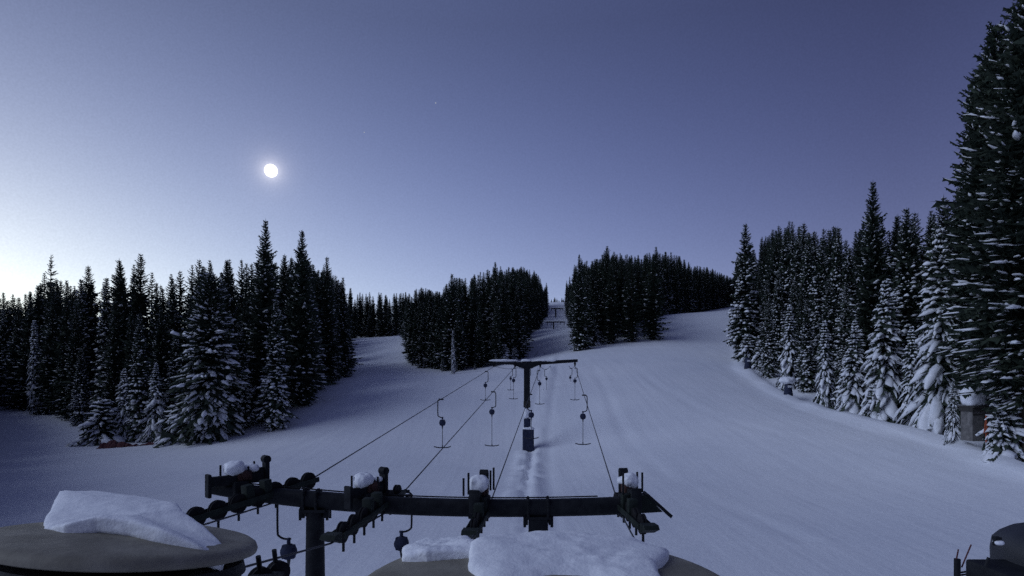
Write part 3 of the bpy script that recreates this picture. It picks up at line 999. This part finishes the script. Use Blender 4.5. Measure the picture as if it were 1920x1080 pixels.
def roller_bracket(i, c, u, below, side, caps, beam_len, ut):
    """bracket that carries rope i over/under the arm. c: centre on top of the arm, u: rope direction"""
    u = Vector(u).normalized(); v = Vector((0, 0, 1)).cross(u).normalized(); z = Vector((0, 0, 1))
    b = MB()
    b.box(c + z * .11, (beam_len, .16, .24), u, bev=.025)
    b.box(c + z * .02 - u * (beam_len / 2 - .03), (.09, .26, .56), u, bev=.03)                   # near end plate
    b.box(c + z * .30 + u * (beam_len / 2 - .05), (.12, .24, .62), u, bev=.04)                   # far end plate
    b.tube([c + z * .55 + u * (beam_len / 2 - .05) - v * .1, c + z * .55 + u * (beam_len / 2 - .05) + v * .1], .1, 12)
    b.box(c + z * .27 + u * (beam_len / 2 - .32), (.44, .13, .17), u, bev=.02)
    b.box(c - z * .2, (.34, .50, .56), u, bev=.03)                                               # saddle round the arm
    b.obj('roller_bracket', M['steel'], t1, True)
    r = MB()
    r.box(c + z * .20 + u * .12, (.34, .28, .25), u, bev=.04)
    r.lathe(c + z * .22 + u * .12 - v * .2, v, [(.05, 0), (.11, .02), (.11, .07), (.06, .09)], 14)
    r.obj('pivot_housing', M['rust'], t1, True)
    g = MB()
    for k, (a, s, h) in enumerate(caps):
        g.tube([c + u * a + v * s + z * .15, c + u * a + v * s + z * (.15 + h)], .026, 8)
    g.obj('rope_guard', M['steel'], t1, True)
    # train of grooved wheels under the arm
    u = Vector(ut).normalized(); v = z.cross(u).normalized()
    n, pitch, shift, slope = below
    tr = MB()
    fwd = (u + z * slope).normalized()
    c0 = LANE1[i] + z * .21 - u * shift
    a, e = c0 - fwd * pitch * (n / 2 + .15), c0 + fwd * pitch * (n / 2 + .15)
    for s in (-.14, .14):
        tr.box((a + e) / 2 + v * s, ((e - a).length - .2, .035, .13), fwd, bev=.01)
    tr.box(c0 + z * .12 - fwd * .25, (.22, .22, .5), fwd, bev=.03)
    tr.box(c0 + z * .12 + fwd * .25, (.22, .22, .5), fwd, bev=.03)
    tr.prism([a + v * .16 - z * .1, a + v * .16 + z * .12, a - fwd * .28 + v * .16 + z * .14, a - fwd * .36 + v * .16 + z * .07], v * -.32)
    w = tr.obj('wheel_train', M['green'], t1, True)
    for k in range(n):
        p = c0 + fwd * pitch * (k - (n - 1) / 2)
        s = MB(); sheave(s, p, v, .225, .1)
        s.obj('grooved_wheel', M['rubber'], w, True, origin=parent_world(t1))
        q = MB(); q.tube([p + v * side - z * .17, p + v * side * 1.0 - z * .40], .03, 8)
        q.obj('guide_pin', M['steel'], w, True, origin=parent_world(t1))


D1 = [(LANE1[i] - NEAR[i][0]).normalized() + (LANE2[i] - LANE1[i]).normalized() for i in range(4)]
CAP = [at(447, 907, Y1), at(688, 929, Y1), at(899, 935, Y1), at(1180, 932, Y1)]
UD = [(.72, .69, 0), (.62, .78, 0), (.18, .98, 0), (-.12, .99, 0)]
roller_bracket(0, CAP[0], UD[0], (7, .52, .45, .115), -.02, [(-.38, .12, .33), (.18, -.16, .28), (.42, .1, .36)], 1.45, (.5, .87, 0))
roller_bracket(1, CAP[1], UD[1], (7, .52, .75, .085), -.02, [(-.34, .15, .36), (.2, -.17, .3)], 1.15, (.18, .98, 0))
roller_bracket(2, CAP[2], UD[2], (5, .50, .6, .06), -.02, [(-.5, .27, .42), (-.3, .2, .52), (.35, -.2, .5), (.45, -.26, .56)], 1.1, (.10, .99, 0))
roller_bracket(3, CAP[3], UD[3], (5, .50, .6, .06), -.02, [(-.4, .28, .52), (-.2, -.26, .48), (.3, -.3, .42)], 1.1, (-.10, .99, 0))
# wheels showing over the arm where the ropes climb away
for x, y, lab in ((517, 915, 0), (673 + 24, 920, 1), (711, 921, 1)):
    s = MB(); i = lab
    u = Vector(UD[i]); v = Vector((0, 0, 1)).cross(u).normalized()
    sheave(s, at(x, y, Y1 + .55), v, .16, .12)
    s.box(at(x, y, Y1 + .55) - Vector((0, 0, .12)), (.5, .05, .07), u)
    s.obj('far_wheel', M['rubber'], t1, True)
for x, y in ((548, 914), (752, 929), (766, 929)):
    s = MB(); s.box(at(x, y, Y1 + .3), (.16, .06, .07), bev=.02); s.tube([at(x - 6, y + 1, Y1 + .3), at(x + 8, y - 1, Y1 + .3)], .02, 6)
    s.obj('switch_box', M['steel'], t1, True)

for i, (dx, w, h, lab) in enumerate(((-.1, .46, .36, 'rounded snow cap on the leftmost roller bracket'), (-.1, .45, .34, 'rounded snow cap on the bracket right of the round post'),
                                     (-.05, .42, .40, 'rounded snow cap on the third bracket from the left'), (0, .44, .36, 'rounded snow cap on the rightmost roller bracket'))):
    u = Vector(UD[i])
    o = snow_lump('snow_mound', CAP[i] + u * dx + Vector((0, 0, .38)), (w, .42, h), seed=20 + i, power=2.7, amp=.075, rot=math.atan2(u.y, u.x), sub=4)
    tag(o, lab, 'snow mound', 'snow caps on the near tower')
    o2 = snow_lump('snow_mound', CAP[i] + u * .30 + Vector((0, 0, .36)), (.36, .30, .18), seed=30 + i, power=2.7, amp=.06, sub=4)
    tag(o2, lab.replace('rounded snow cap', 'smaller snow lump beside the cap'), 'snow mound', 'snow caps on the near tower')

# ropes
names = ['outer left tow rope, leftmost of the four ropes leading up the slope', 'second tow rope from the left, passing in front of the round post', 'third tow rope from the left, running beside the far tower base', 'rightmost tow rope, slanting down to the right end of the crossarm']
for i in range(4):
    pts = list(reversed(NEAR[i])) + [LANE1[i] + Vector((0, 0, .0))]
    pts += [lane_pt(i, k / 12) for k in range(1, 13)] + [lane_pt(i, 1 + k / 14) for k in range(1, 15)]
    b = MB(); m = len(pts)
    b.tube(pts, [.02 if p.y < 20 else .017 + .0004 * (p.y - 20) ** .8 for p in pts], 6)
    tag(b.obj('tow_rope', M['rope'], None, True, LANE1[i]), names[i], 'tow rope', 'tow ropes')


# ------------------------------------------------------------------ T-bars
def tbar(p, drop, side, label, yaw=0.0, s=1.0, fat=1.0):
    """hangs from rope point p: bent hanger, spring box, cord and the crossbar for two skiers"""
    t = thing('t_bar', label, 'T-bar', p, 't-bars on the tow ropes')
    z = Vector((0, 0, 1)); x = Vector((math.cos(yaw), math.sin(yaw), 0))
    h = 1.12 * s
    r = .028 * s * fat
    b = MB()
    b.tube(bez([p, p + x * side * .04, p + x * side * .17 - z * .06, p + x * side * .2 - z * .2, p + x * side * .2 - z * (h - .2), p + x * side * .16 - z * (h - .07), p + x * side * .02 - z * h, p - x * side * .14 - z * h], 4), r, 7)
    b.box(p, (.3 * s, .09 * s, .09 * s), x, bev=.02)
    b.obj('hanger', M['steel'], t, True)
    q = p - x * side * .08 - z * h
    b = MB()
    b.tube([q + z * .02, q - z * .12], .05 * s, 8)
    b.lathe(q - z * .33 * s - Vector((0, .1, 0)), (0, 1, 0), [(.04, -.02), (.17 * s, 0), (.2 * s, .03), (.2 * s, .17), (.17 * s, .2), (.04, .22)], 20)
    b.box(q - z * .33 * s, (.33 * s, .2, .36 * s), bev=.05)
    b.obj('spring_box', M['pad'], t, True)
    b = MB()
    b.tube([q - z * .5 * s, q - z * .72 * s], .06 * s, 8, .025 * s)
    b.tube([q - z * .7 * s, q - z * (drop - h - .03)], .017 * s * fat, 6)
    b.obj('cord', M['rope'], t, True)
    e = q - z * (drop - h)
    b = MB()
    b.tube(bez([e - x * .52 + z * .075, e - x * .3 + z * .015, e, e + x * .3 + z * .015, e + x * .52 + z * .075], 4), .03 * s * fat, 7)
    b.tube([e + z * .16, e], .03 * fat, 7)
    b.obj('crossbar', M['plastic'], t, True)
    return t


def lane_y(i, Y):
    return lane_pt(i, (Y - Y1) / (Y2 - Y1)) if Y <= Y2 else lane_pt(i, 1 + (Y - Y2) / (Y3 - Y2))


TB = [
    (0, 15.7, 4.2, -1, 'near T-bar just left of the round post, its cord hanging below the frame', 1),
    (1, 17.0, 3.0, 1, 'near T-bar hanging right of the round post beside the snow slab', 1),
    (0, 37.8, 3.0, -1, 'T-bar on the leftmost rope, its bent hanger opening to the right', 1.2),
    (1, 44.0, 3.9, 1, 'T-bar just left of the far tower, its hanger bent to the right', 1.2),
    (2, 43.0, 3.1, -1, 'T-bar half hidden behind the padded foot of the far tower', 1.2),
    (3, 41.5, 3.35, 1, 'nearest T-bar on the rightmost rope, its bent hanger on the right', 1.2),
    (0, 63.8, 3.0, 1, 'T-bar on the leftmost rope, next one uphill from the bent hanger', 1.3),
    (1, 71.0, 3.6, 1, 'T-bar just left of the column of the far tower', 1.3),
    (2, 67.0, 3.7, -1, 'T-bar just right of the column of the far tower', 1.3),
    (3, 69.0, 3.6, 1, 'T-bar under the right end of the far tower arm', 1.3),
    (0, 93, 3.2, 1, 'small distant T-bar under the left half of the far tower arm', 1.5),
    (1, 99, 3.2, 1, 'small distant T-bar left of the far tower column, beyond the tower', 1.5),
    (2, 94, 3.2, -1, 'small distant T-bar right of the far tower column, beyond the tower', 1.5),
    (3, 98, 3.2, 1, 'small distant T-bar beyond the right end of the far tower arm', 1.5),
    (2, 122, 3.2, -1, 'tiny T-bar far up the lane, third rope', 1.7),
    (3, 126, 3.2, 1, 'tiny T-bar far up the lane, rightmost rope', 1.7),
]
for i, Y, drop, side, lab, fat in TB:
    tbar(lane_y(i, Y), drop, side, lab, RND.uniform(-.12, .12), 1.0, fat)

# ------------------------------------------------------------------ far tower with padded foot
c2 = at(988, 845, Y2)
g2 = gz(c2.x, c2.y)
k2 = Y2 / F
t2 = thing('lift_tower', 'T-shaped lift tower on the slope with snow on its arm and a padded foot', 'lift tower', (c2.x, Y2, g2), 'lift towers')
b = MB(); b.box((c2.x, Y2, (at(0, 690, Y2).z + at(0, 755, Y2).z) / 2), (11.5 * k2, .6, 66 * k2), bev=.05)
b.tube([(c2.x, Y2, g2 - 1), (c2.x, Y2, at(0, 750, Y2).z)], .26, 12)
b.obj('column', M['steel'], t2)
b = MB(); zz = at(0, 758, Y2).z
b.box((c2.x, Y2 - .05, zz), (13 * k2, .75, 12 * k2), bev=.06)
b.obj('service_box', M['darkwood'], t2)
b = MB()
b.box((c2.x + .03, Y2 - .06, at(0, 795, Y2).z), (12.5 * k2, .8, 20 * k2), bev=.09)
b.obj('upper_pad', M['pad'], t2)
b = MB()
b.box((c2.x + .15, Y2 - .1, at(0, 825, Y2).z), (21 * k2, 1.2, 41 * k2), bev=.13)
b.obj('foot_pad', M['pad'], t2)
b = MB()
o_ = Vector((0, -.22, 0))
b.prism([at(1083, 673.5, Y2) + o_, at(1083, 679, Y2) + o_, at(1012, 684, Y2) + o_, at(996, 691, Y2) + o_, at(980, 691, Y2) + o_, at(962, 684, Y2) + o_, at(910, 682, Y2) + o_, at(910, 680, Y2) + o_, at(985, 678.5, Y2) + o_], (0, .44, 0))
b.obj('crossarm', M['steel'], t2)
for i in range(4):
    p = LANE2[i]; b = MB()
    u = (LANE3[i] - LANE1[i]).normalized(); v = Vector((0, 0, 1)).cross(u).normalized()
    top = at(960 + F * p.x / p.y, 681, Y2)
    b.box((p + top) / 2 + Vector((0, 0, .2)), (.16, .16, abs(top.z - p.z) + .2))
    b.box(p + Vector((0, 0, .3)), (1.3, .12, .18), u, bev=.03)
    h = b.obj('wheel_hanger', M['steel'], t2)
    for s in (-.5, .5):
        w = MB(); sheave(w, p + u * s + Vector((0, 0, .25)), v, .27, .14)
        w.obj('grooved_wheel', M['rubber'], h, True, origin=parent_world(t2))
for a, e, lab in ((917, 971, 'thin snow strip on the left half of the far tower arm'), (977, 997, 'short snow lump on top of the far tower column'), (1004, 1050, 'thin snow strip on the right half of the far tower arm')):
    p = at((a + e) / 2, 676.2, Y2)
    o = snow_lump('snow_mound', p, ((e - a) * k2, .5, 5.2 * k2), seed=a, power=2.4, amp=.05, sub=4)
    tag(o, lab, 'snow mound', 'snow strips on the far tower')
o = snow_lump('snow_lump', at(990, 803, Y2) + Vector((.1, -.3, 0)), (1.35, .9, .38), seed=5, power=2.4, amp=.1, sub=4)
tag(o, 'small snow collar lying on the padded foot of the far tower', 'snow lump')
o = snow_lump('snow_crust', at(988, 774, Y2) + Vector((0, -.12, 0)), (.62, .66, 1.35), seed=6, power=3, amp=.12, sub=4)
tag(o, 'snow crust plastered on the column of the far tower above its pads', 'snow crust')


# two more towers up the lane
def lane_tower(px, base, top, half, Y, label):
    c = at(px, base, Y); g = gz(c.x, Y); k = Y / F
    t = thing('lift_tower', label, 'lift tower', (c.x, Y, g), 'lift towers')
    zt = at(0, top, Y).z
    b = MB(); b.box((c.x, Y, (g - 1 + zt) / 2), (2.3 * k, 2.3 * k, zt - g + 1), bev=.05); b.obj('column', M['steel'], t)
    b = MB(); b.box((c.x + .2 * half * k, Y, zt), (2 * half * k, .4, 1.5 * k), bev=.05); b.obj('crossarm', M['steel'], t)
    for s in (-.85, -.45, .5, .9):
        b = MB(); b.box((c.x + .2 * half * k + s * half * k, Y, zt - 2.6 * k), (.7 * k, .3, 4 * k)); b.box((c.x + .2 * half * k + s * half * k, Y, zt - 4 * k), (.9 * k, 1.8, .25)); b.obj('wheel_hanger', M['steel'], t)
    o = snow_lump('snow_mound', (c.x + .2 * half * k, Y, zt + 1.5 * k), (1.9 * half * k, .5, 1.4 * k), seed=int(px), power=2.5, amp=.04, sub=3)
    tag(o, 'snow strip on the crossarm of the ' + ('nearer' if Y < 300 else 'farther') + ' small tower in the lift lane', 'snow mound')


lane_tower(1038, 635, 604, 18, Y3, 'small dark tower part way up the forest lane, nearer of the two')
lane_tower(1042, 600, 579, 12, 360.0, 'tiny dark tower high up the forest lane below the skyline')


# ------------------------------------------------------------------ drive wheels in the foreground
def wheel_station(cpx, cpy, Y, R, roll, pitch, label, struts):
    c = at(cpx, cpy, Y)
    t = thing('drive_wheel', label, 'drive wheel', (c.x, c.y, 0), 'drive wheels')
    ax = (Matrix.Rotation(roll, 3, 'Y') @ Matrix.Rotation(pitch, 3, 'X')) @ Vector((0, 0, 1))
    b = MB()
    b.lathe(c, ax, [(R * .96, -.15), (R * .995, -.13), (R, -.09), (R * .985, -.045), (R * .95, -.015), (R * .90, .0), (R * .6, .035), (R * .3, .06), (.05, .07)], 72)
    b.obj('cover', M['cover'], t, True)
    b = MB()
    b.lathe(c, ax, [(R * .3, -.62), (R * .9, -.6), (R * .93, -.5), (R * .86, -.44), (R * .93, -.36), (R * .9, -.24), (R * .3, -.215)], 48)
    b.obj('bullwheel', M['steel'], t, True)
    b = MB()
    for a, e, w, h in struts:
        a = Vector(a); e = Vector(e)
        b.box((a + e) / 2, ((e - a).length, w, h), e - a, bev=.03)
    b.box((c.x, c.y, (c.z - .7) / 2 - .5), (.55, .55, c.z - .6 + 1), bev=.04)
    b.obj('frame', M['steel'], t)
    return t, c, ax


cA = at(240, 1003, 7.0)
stA, cA, axA = wheel_station(240, 1003, 7.0, 1.40, math.radians(5.4), math.radians(-7.0), 'large round drive wheel under a beige cover carrying a bent snow slab, lower left',
                             [(cA + Vector((-1.9, -.6, -.42)), cA + Vector((1.15, -.9, -.62)), .3, .42), (cA + Vector((-1.9, .5, -.30)), cA + Vector((-1.0, .9, -.34)), .3, .3), (cA + Vector((-2.2, -.2, -.85)), cA + Vector((1.9, -.2, -.85)), .5, .5), (cA + Vector((-1.6, -1.2, -.95)), cA + Vector((1.5, -1.2, -1.0)), .4, .5)])
# small wheels turning the rope towards it
b = MB()
P0 = at(490, 1078, 8.6); P1_ = at(524, 1070, 9.4)
u = (P1_ - P0).normalized(); v = Vector((0, 0, 1)).cross(u).normalized()
b.box((P0 + P1_) / 2 - Vector((0, 0, .1)) - u * .3, (1.6, .22, .22), u, bev=.03)
b.box(P0 - u * .5 - Vector((0, 0, .15)), (1.2, .3, .3), u, bev=.03)
tr = b.obj('wheel_train', M['steel'], stA)
for p, pin in ((at(488, 1086, 8.7), at(484, 1043, 8.6)), (at(521, 1073, 9.3), at(514, 1031, 9.2))):
    w = MB(); sheave(w, p, Vector((.75, -.66, 0)), .175, .12); w.obj('grooved_wheel', M['rubber'], tr, True, origin=parent_world(stA))
    w = MB(); w.tube([p + Vector((pin.x - p.x, 0, 0)), pin], .036, 10); w.obj('guide_pin', M['steel'], tr, True, origin=parent_world(stA))

cB = at(1022, 1092, 4.9)
stB, cB, axB = wheel_station(1028, 1090, 4.9, 1.55, math.radians(0.5), math.radians(0.0), 'large round drive wheel under a beige cover with broken snow slabs, bottom centre',
                             [(cB + Vector((-1.5, 0, -.85)), cB + Vector((1.5, 0, -.85)), .5, .4)])


def snow_plate(outline, thick, seed, label, power=5.0, amp=.04, freq=2.4, dome=.0, dents=()):
    """broken plate of snow: an uneven outline (top edge, as photo pixel and depth) with thickness below it"""
    P = [at(*p) for p in outline]
    c = sum(P, Vector()) / len(P)
    A = sorted((math.atan2(p.y - c.y, p.x - c.x), p) for p in P)
    A = [(A[-1][0] - 2 * math.pi, A[-1][1])] + A + [(A[0][0] + 2 * math.pi, A[0][1])]

    def edge(th):
        for (a, p), (b_, q) in zip(A, A[1:]):
            if a <= th <= b_:
                d = Vector((math.cos(th), math.sin(th)))
                e = q - p
                den = d.x * e.y - d.y * e.x
                if abs(den) < 1e-9: return p
                f = (d.y * (p.x - c.x) - d.x * (p.y - c.y)) / den
                return p + e * max(0, min(1, f))
        return A[0][1]
    bm = bmesh.new()
    bmesh.ops.create_icosphere(bm, subdivisions=6, radius=1)
    off = Vector((seed * 7.13, seed * 3.7, seed * 1.9))
    for v in bm.verts:
        d = v.co.normalized(); h = math.hypot(d.x, d.y)
        k = (h ** power + abs(d.z) ** power) ** (-1 / power)
        q = (edge(math.atan2(d.y, d.x)) - c) * (k * h)
        q.z += thick / 2 * (k * d.z - 1) + dome * (1 - (k * h) ** 2)
        for dp, dr, dd in dents:
            f = (q.xy - (dp - c).xy).length / dr
            if d.z > -.2: q.z -= dd * math.exp(-f * f)
        out = Vector((d.x, d.y, d.z))
        q += out * (mnoise.fractal(q * freq + off, 1.0, 2.0, 4) * amp + mnoise.noise(q * freq * 5 + off) * amp * .22 + mnoise.noise(q * freq * 17 + off) * amp * .07)
        v.co = q
    for f in bm.faces: f.smooth = True
    me = D.meshes.new('snow_block')
    bm.to_mesh(me); bm.free()
    me.materials.append(M['snow'])
    o = D.objects.new('snow_block', me)
    COL.objects.link(o)
    o.location = c
    return tag(o, label, 'snow block', 'snow blocks on the wheel covers')


snow_plate([(112, 912, 7.9), (180, 914, 8.0), (250, 922, 7.95), (335, 936, 7.7), (345, 950, 7.4), (385, 980, 7.1), (425, 1020, 6.9), (418, 1038, 6.6), (380, 1018, 6.5), (300, 985, 6.5), (240, 968, 6.6), (180, 962, 6.6), (120, 975, 6.5), (80, 983, 6.7), (86, 960, 7.2)],
           .24, 3, 'long bent snow slab lying on the left beige wheel cover', amp=.02)
snow_plate([(885, 1006, 5.5), (920, 996, 5.8), (1000, 991, 6.0), (1100, 991, 6.0), (1190, 1002, 5.9), (1256, 1020, 5.6), (1246, 1034, 5.3), (1222, 1044, 5.1), (1240, 1068, 4.8), (1215, 1100, 4.4), (1100, 1125, 4.2), (1000, 1128, 4.2), (925, 1100, 4.45), (880, 1052, 5.0)],
           .25, 8, 'thick central snow block on the middle beige wheel cover', amp=.04, freq=1.8, dents=[(at(1062, 1072, 4.62), .27, .15), (at(1000, 1080, 4.55), .12, .06)])
snow_plate([(752, 1018, 5.75), (800, 1006, 5.95), (880, 999, 5.95), (892, 1010, 5.5), (884, 1024, 5.4), (800, 1028, 5.35), (756, 1036, 5.4)],
           .20, 9, 'crumbly grey snow block left of the thick central one on the middle cover', amp=.03, freq=3.0)
# ------------------------------------------------------------------ machine housing in the lower right corner
Yh = 5.2
kh = Yh / F
t = thing('machine_housing', 'black rounded machine housing cut off by the lower right corner', 'machine', (at(1960, 1080, Yh).x, Yh, 0))
p = at(1962, 1100, Yh)
b = MB()
out = [(1858, 1075), (1857, 1040), (1862, 1014), (1880, 1000), (1905, 990), (1935, 986), (1990, 990), (2035, 1010), (2060, 1060), (2060, 1130), (1858, 1130)]
prof = [at(951 + (a - 960) * 1.12, 706 + (c - 720) * 1.12, Yh - .05) for a, c in out]
n = len(prof); V, Fc = [], []
cen = sum(prof, Vector()) / n
for j, (dy, s) in enumerate(((-.30, .80), (-.24, .93), (-.1, 1.0), (.35, 1.0), (.6, .93), (.68, .80))):
    for q in prof: V.append(cen + (q - cen) * s + Vector((0, dy, 0)))
for j in range(5):
    for i in range(n): Fc.append((j * n + i, j * n + (i + 1) % n, (j + 1) * n + (i + 1) % n, (j + 1) * n + i))
Fc.append(tuple(reversed(range(n)))); Fc.append(tuple(range(5 * n, 6 * n)))
b.add(V, Fc); b.obj('hood', M['plastic'], t, True)
b = MB(); b.prism([at(1858, 1092, Yh), at(1872, 1082, Yh), at(1890, 1078, Yh), at(1990, 1078, Yh), at(1990, 1110, Yh), at(1858, 1110, Yh)], (0, -.5, 0)); b.obj('skirt', M['plastic'], t)
b = MB(); b.tube([at(1862, 1022, Yh - .36), at(1868, 1008, Yh - .36)], .012, 8); b.box(at(1869, 1009, Yh - .36), (.05, .04, .02)); b.tube([at(1848, 1062, Yh - .4), at(1854, 1045, Yh - .4)], .012, 8); b.obj('latch', M['steel'], t)
b = MB(); b.box((p.x, p.y, 3.1), (.8, .8, 8.6), bev=.03); b.obj('pedestal', M['steel'], t)
o = snow_lump('snow_lump', at(1872, 1017, Yh - .36), (.075, .06, .035), seed=2, power=2.3, amp=.01, sub=3)
tag(o, 'small pale snow patch on the black machine housing', 'snow lump')

t = thing('post', 'short dark post with two thin rods near the lower right corner', 'post', (at(1795, 1080, 8).x, 8, gz(at(1795, 1080, 8).x, 8)))
b = MB(); q = at(1795, 1048, 8); b.tube([(q.x - .06, 8, gz(q.x, 8) - .5), q], .04, 10); b.obj('pole', M['steel'], t, True)
for a, e in (((1793, 1050), (1797, 1030)), ((1803, 1064), (1821, 1021))):
    b = MB(); b.tube([at(*a, 8), at(*e, 8)], .009, 6); b.obj('rod', M['rednet'], t, True)
b = MB(); b.tube([at(1797, 1074, 8), at(1818, 1071, 8)], .012, 6); b.tube([at(1797, 1079, 8), at(1818, 1076, 8)], .012, 6); b.obj('rail', M['steel'], t, True)


# ------------------------------------------------------------------ beside the pistes
def padded_post(px, base, top, Y, wpx, label, cap):
    x = (px - 960) * Y / F; g = gz(x, Y); k = Y / F
    h = (base - top) * k; w = wpx * k
    t = thing('padded_post', label, 'padded post', (x, Y, g), 'padded posts')
    b = MB(); b.lathe((x, Y, g - .2), (0, 0, 1), [(w * .62, 0), (w * .58, .25), (w * .44, h * .62 + .2), (w * .40, h * .9 + .2), (w * .3, h + .2)], 14); b.obj('pad', M['pad'], t, True)
    b = MB(); b.tube([(x, Y, g), (x, Y, g + h * 1.12)], .07, 8); b.obj('pole', M['steel'], t)
    b = MB(); b.box((x, Y - w * .42, g + h * .66), (w * .5, .05, h * .2), bev=.02); b.obj('plate', M['tree_snow'], t)
    if cap:
        o = snow_lump('snow_mound', (x - .1, Y, g + h * 1.18), (w * 2.1, w * 1.8, h * .62), seed=int(px), power=2.3, amp=.12, sub=4)
        tag(o, 'big snow cap on the nearer padded post at the right piste edge', 'snow mound')


padded_post(1402, 690, 672, 103, 11, 'farther padded post at the right piste edge, with a pale plate', False)
padded_post(1478, 741, 719, 84, 14, 'nearer padded post at the right piste edge under a big snow cap', True)

x = (1848 - 960) * 49 / F; yb = 49.0; kb = yb / F
g = at(0, 822, 49).z
t = thing('hut', 'small grey board hut with a rounded snowy roof among the right trees', 'hut', (x, yb, g))
b = MB(); b.box((x, yb + .85, g + 1.05), (42 * kb, 1.3, 2.6)); b.obj('wall', M['wood'], t)
b = MB(); b.box((x, yb + .8, g + 2.52), (48 * kb, 1.9, .14)); b.box((x - .05, yb + .8, g + 2.30), (44 * kb, 1.5, .30))
b.box((x, yb + .19, g + 1.9), (40 * kb, .03, .12)); b.obj('roof', M['darkwood'], t)
b = MB(); b.box((x + .35, yb + .17, g + .95), (.75, .06, 1.8)); b.obj('door', M['darkwood'], t)
o = snow_lump('snow_mound', (x - .35, yb + .85, g + 3.50), (1.4, 1.6, 1.95), seed=7, power=4.2, amp=.07, sub=5, tilt=(-.05, 0))
tag(o, 'tall smooth snow block on the roof of the hut', 'snow mound')
q = at(1849, 815, 47.6)
b = MB(); b.tube([q - Vector((0, 0, .6)), q + Vector((0, 0, 1.5))], .05, 8)
b.prism([q + Vector((-.2, -.03, .1)), q + Vector((.22, -.03, .05)), q + Vector((.1, -.03, .75)), q + Vector((-.05, -.03, 1.25))], (0, .05, 0))
tag(b.obj('marker_flag', M['orange'], None, False, q), 'orange marker flag on a pole in front of the hut', 'marker flag')

for i, (px, yb_, top, lab) in enumerate(((1672, 795, 768, 'thin dark marker pole at the right piste edge, first from the left in its row'), (1693, 800, 776, 'thin dark marker pole just right of the first one in the row'), (1740, 808, 785, 'short thin marker pole midway along the row at the right piste edge'),
                                         (1771, 815, 783, 'thin dark marker pole below the tallest snow-draped spruce'), (1800, 822, 790, 'thin marker pole closest to the hut'))):
    Y = interp([(1672, 64.5), (1800, 56.5)], px)
    x = (px - 960) * Y / F; g = gz(x, Y)
    b = MB(); b.tube([(x, Y, g - .4), (x + .03, Y, g + (yb_ - top) * Y / F)], .032, 6)
    tag(b.obj('marker_pole', M['steel'], None, True, (x, Y, g)), lab, 'marker pole', 'marker poles at the right piste edge')

# fallen safety net at the foot of the left trees
b = MB()
n = 40
V, Fc = [], []
for i in range(n + 1):
    s = i / n
    px = 188 + 142 * s; Y = 78.5 + 1.5 * s
    x = (px - 960) * Y / F
    g = gz(x, Y)
    hh = max(.02, (.38 + .34 * math.sin(s * 9) + RND.uniform(-.2, .2)) * (1.3 - .8 * s))
    for j in range(5):
        a = j / 4
        V.append((x + RND.uniform(-.1, .1), Y - .7 + 1.4 * a + RND.uniform(-.15, .15), g - .05 + hh * math.sin(math.pi * a) + RND.uniform(-.06, .06)))
for i in range(n):
    for j in range(4): Fc.append((i * 5 + j, i * 5 + j + 1, i * 5 + j + 6, i * 5 + j + 5))
b.add(V, Fc)
b.tube([Vector(V[2]) - Vector((0, 0, .6)), Vector(V[2]) + Vector((.05, 0, .9))], .04, 6)
tag(b.obj('safety_net', M['rednet'], None, False, V[0]), 'fallen dull red safety net lying at the foot of the left trees', 'safety net')

print('done')
